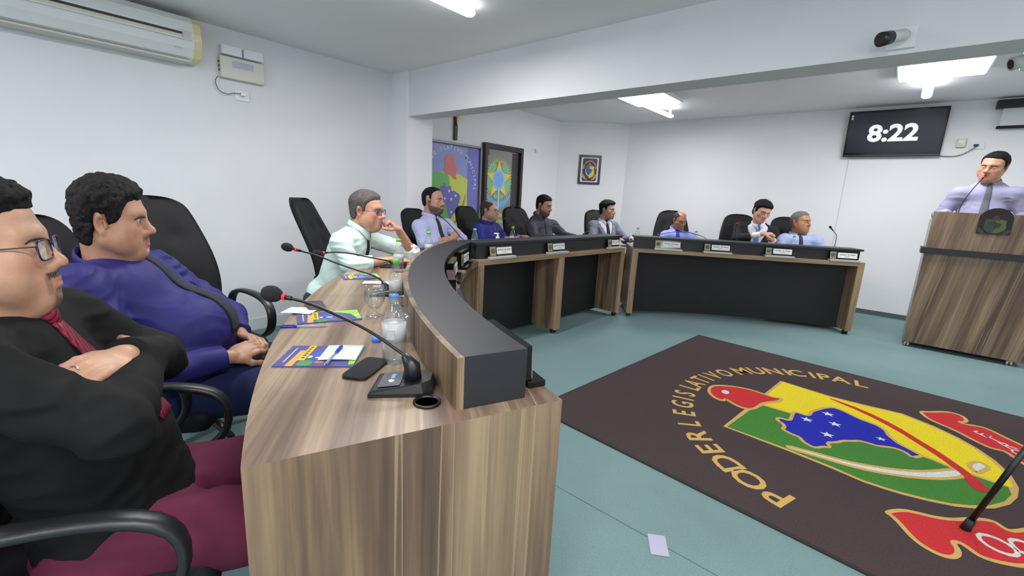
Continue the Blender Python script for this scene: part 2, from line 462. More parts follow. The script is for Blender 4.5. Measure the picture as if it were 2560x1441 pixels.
def hair_field(top=.016, side=.008, line=None, w=1., amp=.003, freq=70., bald=0., front=0., seed=1, quiff=0.):
    line = line or HAIRLINE; ys = np.array([p[0] for p in line]); zs = np.array([p[1] for p in line])
    base = Field().el((0, -.014, .034), (.0735*w, .093, .085), k=.02).el((0, .032, .040), (.062*w, .052, .060), k=.03).el((0, -.05, -.03), (.055*w, .045, .06), k=.03)
    F = Field(); F.el((0, -.01, .03), (.12, .14, .14))
    def mod(P, d):
        x, y, z = P.T; b = base.ev(P)
        hl = np.interp(y, ys, zs)+front
        e = z-hl
        t = side+(top-side)*sstep(.02, .085, z)+quiff*sstep(.03, .09, y)*sstep(.06, .1, z)
        t = t*(.25+.75*sstep(0, .028, e))
        if amp: t = t+amp*(vnoise(P*freq, seed)+.6*vnoise(P*freq*2.1, seed+5))
        r = -smin(-(b-t), e*.8, .006)
        if bald:
            q = Field().el((0, .045, .13), (.052*w, .105*bald, .075)).ev(P); r = -smin(-r, q, .008)
        return r
    F.mod = mod
    return F

def hand_ops(F, wr, d, n, side, curl=(20, 30, 20), spread=.02, s=1., thumb=(.6, .5), fl=None):
    """wr wrist, d towards the knuckles, n out of the back of the hand, side +1 when the thumb is on d x n"""
    d = nrm(d); n = nrm(np.asarray(n)-d*(np.dot(n, d))); w = np.cross(d, n)*side; wr = np.asarray(wr, float)
    R = np.stack([w, d, n], -1)
    F.el(wr+d*.045*s, (.040*s, .052*s, .0155*s), R=R, k=.012)
    F.el(wr+d*.03*s+w*.022*s-n*.008*s, (.018*s, .03*s, .014*s), R=R, k=.012)
    for i in range(4):
        o = (.030-.0195*i)*s; ln = (.068, .078, .073, .056)[i]*s; r = (.0092, .0095, .009, .0078)[i]*s
        c = fl[i] if fl else curl
        p = wr+d*((.086, .090, .087, .080)[i]*s)+w*o; dd = nrm(d+w*spread*(1.5-i)); pts = [p-dd*.02*s]; pts.append(p); a = 0.
        for j, (fr, cv) in enumerate(zip((.45, .31, .24), c)):
            a += rad(cv); p = p+(dd*math.cos(a)-n*math.sin(a))*ln*fr; pts.append(p)
        F.chain(pts, [r*1.1, r*1.06, r, r*.92, r*.80], k=.0045)
    p = wr+d*.022*s+w*.026*s-n*.004*s
    t1 = nrm(d*.62+w*.62*thumb[0]/.6-n*.35*thumb[1]/.5); t2 = nrm(d*.85+w*.25*thumb[0]/.6-n*.3*thumb[1]/.5)
    q = p+t1*.040*s; q2 = q+t2*.032*s; q3 = q2+nrm(t2+d*.2)*.024*s
    F.chain([p, q, q2, q3], [.0135*s, .0115*s, .0105*s, .0085*s], k=.008)

# ---- person materials
def skin_mat(name, rgb, beard=(40, 34, 32)):
    if name in MATS: return MATS[name]
    rgb = tuple(x*.90 for x in rgb); m = mat(name, rgb, rough=.46, spec=.4, noise=.10, nscale=24, bump=.10, bscale=260, sss=.10); nt = m.node_tree; p = nt.nodes['Principled BSDF']
    src = p.inputs['Base Color'].links[0].from_socket
    def at(n):
        a = nt.nodes.new('ShaderNodeAttribute'); a.attribute_name = n; return a.outputs['Fac']
    def mixin(src, fac, col, gain, speck):
        x = nt.nodes.new('ShaderNodeMixRGB'); x.inputs[2].default_value = lin(col)
        f = fac
        if speck:
            tc = nt.nodes.new('ShaderNodeTexCoord'); nz = nt.nodes.new('ShaderNodeTexNoise'); nz.inputs['Scale'].default_value = 420; nz.inputs['Detail'].default_value = 2
            nt.links.new(tc.outputs['Object'], nz.inputs['Vector'])
            mr = nt.nodes.new('ShaderNodeMapRange'); mr.inputs['From Min'].default_value = .35; mr.inputs['From Max'].default_value = .6; mr.inputs['To Min'].default_value = .72; mr.inputs['To Max'].default_value = 1.
            nt.links.new(nz.outputs['Fac'], mr.inputs['Value'])
            mu = nt.nodes.new('ShaderNodeMath'); mu.operation = 'MULTIPLY'; nt.links.new(fac, mu.inputs[0]); nt.links.new(mr.outputs[0], mu.inputs[1]); f = mu.outputs[0]
        nt.links.new(f, x.inputs[0]); nt.links.new(src, x.inputs[1]); return x.outputs[0]
    src = mixin(src, at('blush'), (190, 104, 84), 1, False)
    src = mixin(src, at('lip'), (168, 92, 84), 1, False)
    src = mixin(src, at('beard'), beard, 1, True)
    nt.links.new(src, p.inputs['Base Color'])
    return m
def hair_mat(name, rgb, grey=0.):
    if name in MATS: return MATS[name]
    m = mat(name, rgb, rough=.7, spec=.2); nt = m.node_tree; p = nt.nodes['Principled BSDF']
    tc = nt.nodes.new('ShaderNodeTexCoord'); mp = nt.nodes.new('ShaderNodeMapping'); mp.inputs['Scale'].default_value = (620, 130, 360)
    nz = nt.nodes.new('ShaderNodeTexNoise'); nz.inputs['Scale'].default_value = 1.; nz.inputs['Detail'].default_value = 3; nz.inputs['Distortion'].default_value = 1.2
    nt.links.new(tc.outputs['Object'], mp.inputs[0]); nt.links.new(mp.outputs[0], nz.inputs['Vector'])
    r = nt.nodes.new('ShaderNodeValToRGB'); r.color_ramp.elements[0].position = .4; r.color_ramp.elements[1].position = .68
    c = rgb; g = [min(255, x+18+150*grey) for x in c]
    r.color_ramp.elements[0].color = lin([x*.8 for x in c]); r.color_ramp.elements[1].color = lin(g)
    nt.links.new(nz.outputs['Fac'], r.inputs[0]); nt.links.new(r.outputs[0], p.inputs['Base Color'])
    b = nt.nodes.new('ShaderNodeBump'); b.inputs['Strength'].default_value = .7; b.inputs['Distance'].default_value = .003
    nt.links.new(nz.outputs['Fac'], b.inputs['Height']); nt.links.new(b.outputs[0], p.inputs['Normal'])
    return m
def eye_mesh():
    mb = MB(); n = 16; pr = [(math.sin(a)*.0125, math.cos(a)*.0125) for a in np.linspace(0.001, math.pi-.001, 13)]
    R = Matrix.Rotation(rad(-90), 3, 'X'); mb.lathe(pr, n=n, R=R); return mb
def eye_mat(name='eye_white_and_iris', iris=(62, 44, 32), ir=.87):
    if name in MATS: return MATS[name]
    m = mat(name, (226, 220, 214), rough=.12); nt = m.node_tree; p = nt.nodes['Principled BSDF']
    tc = nt.nodes.new('ShaderNodeTexCoord'); sp = nt.nodes.new('ShaderNodeSeparateXYZ'); nt.links.new(tc.outputs['Object'], sp.inputs[0])
    r = nt.nodes.new('ShaderNodeValToRGB'); e = r.color_ramp.elements; r.color_ramp.interpolation = 'CONSTANT'
    e[0].color = lin((168, 156, 148)); e[1].position = .5; e[1].color = lin((168, 156, 148))
    k = e.new(ir); k.color = lin(iris); k = e.new(.972); k.color = lin((12, 10, 10))
    mm = nt.nodes.new('ShaderNodeMath'); mm.operation = 'DIVIDE'; mm.inputs[1].default_value = .0125
    nt.links.new(sp.outputs['Y'], mm.inputs[0]); nt.links.new(mm.outputs[0], r.inputs[0]); nt.links.new(r.outputs[0], p.inputs['Base Color'])
    return m

def to_m4(R, c, s=1.):
    M = Matrix([list(map(float, R[i])) for i in range(3)]).to_4x4()@Matrix.Scale(s, 4); M.translation = Vector([float(x) for x in c]); return M

def strip(field, path, wid, thick, dirn, lift=.004):
    """ribbon of cloth laid on a field: path of points marched along dirn; wid list"""
    P = []
    for p in path:
        q = field.surf(p, dirn, lift=lift)
        if q is not None: P.append(q)
    P = np.array(P); n = len(P); wid = np.interp(np.linspace(0, 1, n), np.linspace(0, 1, len(wid)), wid)
    d = nrm(dirn); vs = []; fs = []
    for i in range(n):
        t = nrm(P[min(i+1, n-1)]-P[max(i-1, 0)]); s_ = nrm(np.cross(t, d)); o = nrm(np.cross(s_, t))
        if o@d > 0: o = -o
        for k in (-1, -.5, .5, 1):
            e = thick*(.3 if abs(k) == 1 else 1.)
            vs.append(P[i]+s_*wid[i]/2*k+o*e)
        for k in (1, -1): vs.append(P[i]+s_*wid[i]/2*k-o*.004)
    for i in range(n-1):
        for k in range(6): fs.append((i*6+k, i*6+(k+1) % 6, (i+1)*6+(k+1) % 6, (i+1)*6+k))
    fs += [tuple(reversed(range(6))), tuple((n-1)*6+k for k in range(6))]
    return vs, fs

# ------------------------------------------------------------------ the room
WALL = mat('wall_paint', (238, 239, 242), .75, noise=.012, nscale=3, bump=.06, bscale=90)
CEIL = mat('ceiling_paint', (236, 236, 237), .85, noise=.01, nscale=2)
ROUGHW = mat('textured_white_paint', (226, 227, 231), .8, noise=.012, nscale=3, bump=.12, bscale=160)
CARPET = mat('teal_carpet', (122, 148, 149), .95, spec=.1, noise=.10, nscale=160, bump=.35, bscale=500)
def carpet_wear(m):
    nt = m.node_tree; p = nt.nodes['Principled BSDF']; src = p.inputs['Base Color'].links[0].from_socket
    tc = nt.nodes.new('ShaderNodeTexCoord'); n = nt.nodes.new('ShaderNodeTexNoise'); n.inputs['Scale'].default_value = 1.3; n.inputs['Detail'].default_value = 5
    nt.links.new(tc.outputs['Object'], n.inputs['Vector'])
    mr = nt.nodes.new('ShaderNodeMapRange'); mr.inputs['From Min'].default_value = .3; mr.inputs['From Max'].default_value = .7; mr.inputs['To Min'].default_value = .9; mr.inputs['To Max'].default_value = 1.06
    nt.links.new(n.outputs['Fac'], mr.inputs['Value']); hs = nt.nodes.new('ShaderNodeHueSaturation'); nt.links.new(mr.outputs[0], hs.inputs['Value']); nt.links.new(src, hs.inputs['Color']); nt.links.new(hs.outputs[0], p.inputs['Base Color'])
carpet_wear(CARPET)
X0, X1, Y0, YT = -4.13, 3.4, -2.6, 7.22
XD = -4.65; ZF, ZB = 2.41, 2.55
YB0, YB1 = 2.82, 3.04
def struct(name, mb, m, parent=None):
    o = mb.build(name, m, parent)
    if parent is None: o['kind'] = 'structure'
    return o
fl = struct('floor', MB().box(((X1+XD)/2-.1, (Y0+YT)/2, -.05), (X1-XD+1, YT-Y0+1, .1)), CARPET)
for y in (1.503, -.5):
    MB().box(((X1+XD)/2, y, .0006), (X1-XD, .003, .0016)).build('carpet_seam', mat('seam', (88, 112, 112), .95), fl)
for x in (2.69,):
    MB().box((x, (Y0+YT)/2, .0006), (.004, YT-Y0, .0016)).build('carpet_seam', mat('seam', (88, 112, 112), .95), fl)
struct('wall_left', MB().box((X0-.1, (Y0+2.8)/2, 1.4), (.2, 2.8-Y0, 2.8)), ROUGHW)
struct('trim_1', MB().box(((XD+X0)/2+.13, 2.96, 1.4), (X0-XD+.26, .32, 2.8)), WALL)            # column: its faces at x -3.87, y 2.80 .. 3.12
struct('wall_back_left', MB().box((XD-.1, (3.0+6.5)/2, 1.4), (.2, 3.5, 2.8)), WALL)
ch0 = Vector((XD, 6.5)); ch1 = Vector((-3.72, YT)); cm = (ch0+ch1)/2; cd_ = (ch1-ch0); cang = math.degrees(math.atan2(cd_.y, cd_.x)); cnn = Vector((cd_.y, -cd_.x)).normalized()
struct('wall_corner', MB().box((cm.x-cnn.x*.1, cm.y-cnn.y*.1, 1.4), (cd_.length+.12, .2, 2.8), rotz(cang)), WALL)
struct('wall_back', MB().box(((X1-3.75)/2, YT+.1, 1.4), (X1+3.75, .2, 2.8)), WALL)
struct('wall_right', MB().box((X1+.1, (Y0+YT)/2, 1.4), (.2, YT-Y0, 2.8)), WALL)
struct('wall_front', MB().box(((X0+X1)/2, Y0-.1, 1.4), (X1-X0+.4, .2, 2.8)), WALL)
struct('ceiling', MB().box(((X0+X1)/2, (Y0+YB0)/2, ZF+.1), (X1-X0, YB0-Y0, .2)), CEIL)
struct('ceiling_back', MB().box(((XD+X1)/2, (YB1+YT)/2, ZB+.1), (X1-XD, YT-YB1, .2)), CEIL)
struct('trim_2', MB().box(((-3.87+X1)/2, (YB0+YB1)/2, 2.35), (X1+3.87, YB1-YB0, .708)), ROUGHW)   # beam
BASEG = mat('dark_skirting', (84, 100, 98), .8)
struct('baseboard_back', MB().box(((X1-3.7)/2, YT-.006, .03), (X1+3.7, .012, .06)), BASEG)
struct('baseboard_left', MB().box((X0+.008, (Y0+2.8)/2, .05), (.016, 2.8-Y0, .10)), mat('white_skirting', (222, 226, 230), .5))
struct('baseboard_corner', MB().box((cm.x+cnn.x*.006, cm.y+cnn.y*.006, .03), (cd_.length, .012, .06), rotz(cang)), BASEG)

# ------------------------------------------------------------------ ceiling lights (every lamp carries its own light)
LW = mat('lamp_white_metal', (232, 235, 238), .4)
GLOW = mat('lamp_diffuser', (255, 255, 255), .5, emit=(250, 252, 255), estr=9.)
def area(parent, loc, sx, sy, w, rot=(0, 0, 0)):
    l = bpy.data.lights.new('lamp', 'AREA'); l.shape = 'RECTANGLE'; l.size = sx; l.size_y = sy; l.energy = w; l.color = LAMP_COL
    o = bpy.data.objects.new('lamp_light', l); COL.objects.link(o); o.location = loc; o.rotation_euler = rot; o.parent = parent
    return o
def led_panel(x, y, zc, label):
    t = empty('ceiling_panel_light', (x, y, zc), 0, label, 'ceiling light', 'square panel lights on the ceilings')
    MB().box((0, 0, -.022), (.60, .60, .044), bev=.004).build('frame', LW, t)
    MB().box((0, 0, -.046), (.565, .565, .006)).build('diffuser', GLOW, t)
    area(t, (0, 0, -.056), .55, .55, PANEL_W)
def led_tube(x, y, zc, label, drop=.075, ln=1.2):
    t = empty('tube_light', (x, y, zc), 0, label, 'ceiling light', 'tube lights on the ceilings')
    MB().box((0, 0, -.012), (.05, ln*.9, .024), bev=.003).build('mount_rail', LW, t)
    for s in (-1, 1): MB().box((0, s*(ln/2-.06), -.035), (.03, .02, drop-.02)).build('bracket', LW, t)
    n = 12; pr = [(math.cos(a)*.026, math.sin(a)*.026) for a in np.linspace(0, 2*math.pi, n, endpoint=False)]
    MB().tube([(0, -ln/2, -drop), (0, -ln/2+.02, -drop), (0, ln/2-.02, -drop), (0, ln/2, -drop)], [.030, .040, .040, .030], 14, flat=.55).build('tube', GLOW, t, True)
    area(t, (0, 0, -drop-.03), .07, ln*.97, TUBE_W if zc < 2.5 else TUBE_W*.36)
led_panel(-2.575, 5.46, ZB, 'square white panel light above the bench corner, left of the pair in view')
led_panel(.055, 5.47, ZB, 'square white panel light near the wall television, right of the pair in view')
led_tube(-2.62, 5.68, ZB, 'bright tube light crossing under the left square panel light', drop=.10)
led_tube(-.01, 5.68, ZB, 'bright tube light crossing under the right square panel light', drop=.10)
led_tube(-2.23, 1.50, ZF, 'tube light on the front ceiling before the beam, over the curved desk', drop=.045)
led_tube(.2, .30, ZF, 'tube light on the front ceiling over the camera side of the rug', drop=.045)
led_tube(2.3, .30, ZF, 'tube light on the front ceiling by the right wall', drop=.045)
led_tube(-2.23, -1.1, ZF, 'tube light on the front ceiling behind the curved desk seats', drop=.045)
led_tube(.2, -1.6, ZF, 'tube light on the front ceiling at the public end of the hall', drop=.045)
led_tube(2.3, -1.6, ZF, 'tube light on the front ceiling in the far public corner', drop=.045)
led_panel(2.55, 5.47, ZB, 'square white panel light beyond the lectern at the right wall')

# ------------------------------------------------------------------ desks and benches
WTOP = wood('walnut_top', (.80, -.60, 0), light=.86, rough=.34, cols=[(84, 65, 54), (126, 103, 86), (154, 131, 109), (178, 158, 132)])
WEND = wood('walnut_end_panel', (0, 0, 1), light=.80, across=7.)
WEDGE = wood('light_walnut_edge', (.07, .9975, 0), light=1.1, across=22, cols=[(118, 96, 74), (140, 116, 90), (152, 130, 102), (166, 142, 112)])
WEDGE2 = wood('light_walnut_edge_b', (.837, .547, 0), light=1.1, across=22, cols=[(118, 96, 74), (140, 116, 90), (152, 130, 102), (166, 142, 112)])
WLEG = wood('walnut_leg', (0, 0, 1), light=1.02, across=16, cols=[(92, 70, 58), (122, 98, 78), (146, 122, 96), (158, 136, 108)])
BLK = mat('black_laminate', (36, 36, 40), .44, bump=.12, bscale=900)
BLKP = mat('black_front_panel', (19, 20, 22), .55)
STEEL = mat('caster_steel', (150, 150, 152), .3, metal=.9)
RUB = mat('black_rubber', (24, 24, 26), .6)
CX, CY = .68, 4.20
def arc_box(r0, r1, z0, z1, a0, a1, n=48):
    mb = MB(); vs = []; fs = []
    for i in range(n+1):
        a = rad(a0+(a1-a0)*i/n); c, s = math.cos(a), math.sin(a)
        vs += [(CX+r0*c, CY+r0*s, z0), (CX+r1*c, CY+r1*s, z0), (CX+r1*c, CY+r1*s, z1), (CX+r0*c, CY+r0*s, z1)]
    for i in range(n):
        for k in range(4): fs.append((i*4+k, (i+1)*4+k, (i+1)*4+(k+1) % 4, i*4+(k+1) % 4))
    fs += [(0, 1, 2, 3), tuple(reversed([n*4+k for k in range(4)]))]
    fs = [tuple(reversed(f)) for f in fs]
    return mb.add(vs, fs)
ZT, ZL = .775, .905
AN, AF = -110.45, -148.6
def pol(r, a, z=0): return Vector((CX+r*math.cos(rad(a)), CY+r*math.sin(rad(a)), z))
def caster(parent, p, m1=STEEL, m2=RUB, s=1.):
    mb = MB().tube([(p[0], p[1], .04*s), (p[0], p[1], .062*s)], .010*s, 8); mb.box((p[0], p[1], .036*s), (.022*s, .03*s, .016*s)); c = mb.build('caster', m1, parent)
    for sx in (-1, 1):
        MB().tube([(p[0]+sx*.006*s, p[1], .022*s), (p[0]+sx*.019*s, p[1], .022*s)], .022*s, 12).build('wheel', m2, c, True)
cdsk = empty('curved_desk', (0, 0, 0), 0, 'curved walnut desk with a raised black ledge, nearest the camera', 'desk')
def local_to(o, parent):  # parts are modelled in world space under a thing at the origin
    return o
base = pol(3.9, -129); cdsk.location = (base.x, base.y, 0)
def cpart(mb, name, m, smooth=False):
    mb.v = [(v[0]-base.x, v[1]-base.y, v[2]) for v in mb.v]; return mb.build(name, m, cdsk, smooth)
cpart(arc_box(3.55, 4.24, ZT-.038, ZT, AN-.42, AF), 'desk_top', WTOP)
ep_ = cpart(arc_box(3.55, 4.24, .0, ZT, AN, AN-.42, 1), 'end_panel', WEND); ep_.data.materials.append(WTOP)
for f_ in ep_.data.polygons: f_.material_index = 1 if abs(f_.normal.z) > .9 and f_.center.z > .5 else 0
cpart(arc_box(3.57, 4.10, .05, ZT-.038, AF+.5, AF, 1), 'end_panel', WLEG)
cpart(arc_box(3.57, 4.10, .05, ZT-.038, -129.3, -128.8, 1), 'inner_leg', WLEG)
cpart(arc_box(3.82, 3.84, .05, ZT-.038, AN-.42, -128.8, 24), 'front_panel', BLKP)
cpart(arc_box(3.82, 3.84, .05, ZT-.038, -129.3, AF+.5, 24), 'front_panel', BLKP)
cpart(arc_box(3.632, 3.797, ZT, ZL, AN-.75, AF-1.2), 'raised_ledge', BLK)
cpart(arc_box(3.797, 3.815, ZT, ZL-.001, AN-.75, AF-1.2), 'ledge_backing', WEND)
for a in (AN-6, -120, -138, AF+1.5):
    p = pol(3.70, a); caster(cdsk, (p.x-base.x, p.y-base.y)); p = pol(4.0, a); caster(cdsk, (p.x-base.x, p.y-base.y))
g = pol(3.865, -112.15, ZT)
go = MB().lathe([(.033, .0), (.033, .005), (.029, .006), (.026, .004), (.024, -.03)], (g.x-base.x, g.y-base.y, ZT), 24).build('cable_grommet', mat('grommet_black', (14, 14, 15), .35), cdsk, True)
MB().lathe([(.0245, .0025), (.0001, .0025)], (g.x-base.x, g.y-base.y, ZT-.0), 20).build('grommet_hole', mat('hole_dark', (6, 6, 6), .9), go)

def bench(name, A, e, L, label, legs, edge, recess, sag, group=None):
    rz = math.degrees(math.atan2(e[1], e[0]))
    t = empty(name, (A[0], A[1], 0), rz, label, 'desk', group)
    MB().box((L/2, .33, ZT-.02), (L, .66, .04)).build('bench_top', edge, t)
    MB().box((L/2-.0, .15, (ZT+ZL)/2-.01), (L-.06, .17, ZL-ZT-.02)).build('raised_ledge', BLK, t)
    MB().box((L/2-.0, .15, ZL-.01), (L-.02, .21, .02)).build('ledge_top', BLK, t)
    MB().box((L/2, .2425, (ZT+ZL)/2-.01), (L-.06, .015, ZL-ZT-.02)).build('ledge_backing', WLEG, t)
    for (x, w) in legs:
        MB().box((x, .31, (.045+ZT-.04)/2), (w, .58, ZT-.04-.045)).build('leg_panel', WLEG, t)
        MB().box((x, .011, (.045+ZT-.04)/2), (w+.004, .022, ZT-.04-.045)).build('leg_edge', edge if False else WLEG2, t)
        caster(t, (x, .05)); caster(t, (x, .55))
    xs = [l[0] for l in legs]
    for a, b in zip(xs[:-1], xs[1:]):
        n = 16; vs = []; fs = []
        for i in range(n+1):
            u = i/n; x = a+(b-a)*u; y = recess+sag*(1-(2*u-1)**2)
            vs += [(x, y, .035), (x, y, ZT-.04), (x, y+.018, ZT-.04), (x, y+.018, .035)]
        for i in range(n):
            for k in range(4): fs.append((i*4+k, i*4+(k+1) % 4, (i+1)*4+(k+1) % 4, (i+1)*4+k))
        fs += [(0, 1, 2, 3), tuple(reversed([n*4+k for k in range(4)]))]
        MB().add(vs, [tuple(reversed(f)) for f in fs]).build('front_panel', BLKP, t)
    return t
WLEG2 = wood('light_walnut_leg_edge', (0, 0, 1), light=1.08, across=26, cols=[(124, 100, 78), (142, 118, 92), (154, 130, 102), (166, 142, 112)])
MID_A, MID_E, MID_L = (-2.345, 2.345), (.066, .9978), 2.12
RGT_A, RGT_E, RGT_L = (-2.135, 4.50), (.837, .547), 2.325
bench('straight_bench', MID_A, MID_E, MID_L, 'straight walnut bench desk with two black front panels, joined to the curved desk', [(.03, .06), (1.02, .075), (MID_L-.025, .05)], WEDGE, .30, 0.)
bench('angled_bench', RGT_A, RGT_E, RGT_L, 'long walnut bench desk with one wide black front panel before the television wall', [(.03, .06), (RGT_L-.03, .06)], WEDGE2, .16, .14)

# ------------------------------------------------------------------ office chairs
LEATH = mat('black_chair_fabric', (19, 19, 21), .7, spec=.28, bump=.10, bscale=700)
PLAST = mat('black_chair_plastic', (30, 31, 35), .40)
def make_chair():
    t = empty('office_chair', (0, 0, 0))
    n, m = 30, 18; dents = [(-.10, .46), (.10, .46), (0, .58), (-.09, .70), (.09, .70)]
    def half(v): return .205+.045*math.sin(math.pi*min(1., v*1.15))-.02*v
    def outline(v):
        w = half(v); e = max(0., (v-.82)/.18); return w*(max(0., 1-e**2.6))**(1/2.6) if e > 0 else w*(1 if v > .05 else .86+.14*v/.05)
    def cy(v): return -.255-.10*v+.055*math.sin(v*math.pi*1.25+.4)
    mb = MB(); F = []; K = []
    for i in range(n+1):
        v = min(.9992, 1-(1-i/n)**1.9); z = .50+.68*v
        for j in range(m+1):
            u = -1+2*j/m; x = outline(v)*u; bulge = .030*(1-abs(u)**3)*(1-max(0., (v-.85)/.15)**2)
            d = sum(.016*math.exp(-((x-a)**2+(z-.28-b+.0)**2)/.0016) for a, b in dents)
            F.append((x, cy(v)+.022+bulge-d+.030*abs(u)**2.2, z)); K.append((x, cy(v)-.026-.018*(1-abs(u)**2)+.030*abs(u)**2.2, z))
    W_ = m+1; N_ = len(F); vs = F+K; fs = []
    for i in range(n):
        for j in range(m):
            a = i*W_+j; fs.append((a, a+W_, a+W_+1, a+1)); fs.append((N_+a, N_+a+1, N_+a+W_+1, N_+a+W_))
    for i in range(n):
        a = i*W_; fs.append((a, N_+a, N_+a+W_, a+W_)); a = i*W_+m; fs.append((a, a+W_, N_+a+W_, N_+a))
    for j in range(m):
        fs.append((j, j+1, N_+j+1, N_+j)); a = n*W_+j; fs.append((a, N_+a, N_+a+1, a+1))
    bk = mb.add(vs, fs).build('backrest', LEATH, t, True)
    for a, b in dents: MB().lathe([(.0001, .004), (.008, .002), (.010, -.003)], (a, cy((b-.22)/.68)+.030, b+.28), 8, Matrix.Rotation(rad(-90), 3, 'X')).build('button', LEATH, bk, True)
    S = Field().bx((0, .0, .465), (.25, .245, .045), rnd=.04).el((0, .02, .50), (.20, .19, .03), k=.04)
    sm, _ = S.mesh('seat', .018); link('seat', sm, LEATH, t)
    for s in (-1, 1):
        pts = [(s*.285, y, z) for y, z in smooth_poly([(-.19, .50), (-.185, .64), (-.10, .695), (.10, .690), (.205, .640), (.20, .52), (.10, .455), (-.08, .45)], 2)]
        ar = MB().loop(pts, .026, .013, (1, 0, 0), 10).build('armrest', PLAST, t, True)
        MB().box((s*.245, .0, .435), (.09, .05, .014)).build('arm_bracket', PLAST, ar)
    MB().tube([(0, 0, .12), (0, 0, .27), (0, 0, .271), (0, 0, .42)], [.028, .028, .018, .018], 12).build('gas_lift', PLAST, t, True)
    MB().box((0, -.13, .40), (.07, .34, .02)).box((0, -.285, .50), (.07, .02, .22)).build('back_support', PLAST, t)
    MB().box((0, 0, .418), (.18, .22, .03)).build('tilt_mechanism', PLAST, t)
    for k in range(5):
        a = 2*math.pi*k/5+.3; c, s = math.cos(a), math.sin(a)
        lg = MB().tube([(c*.02, s*.02, .125), (c*.16, s*.16, .105), (c*.30, s*.30, .075)], [.028, .024, .016], 8, flat=.8).build('base_leg', PLAST, t, True)
        MB().tube([(c*.30-s*.022, s*.30+c*.022, .028), (c*.30+s*.022, s*.30-c*.022, .028)], .028, 12).build('caster', RUB, lg, True)
    return t
CHAIR = make_chair(); _first = [True]
def place_chair(x, y, rz, label, tilt=0.):
    if _first[0]: c = CHAIR; _first[0] = False
    else: c = copy_tree(CHAIR)
    c.location = (x, y, 0); c.rotation_euler = (0, 0, rad(rz)); props(c, label, 'chair', 'black high-backed office chairs')
    return c

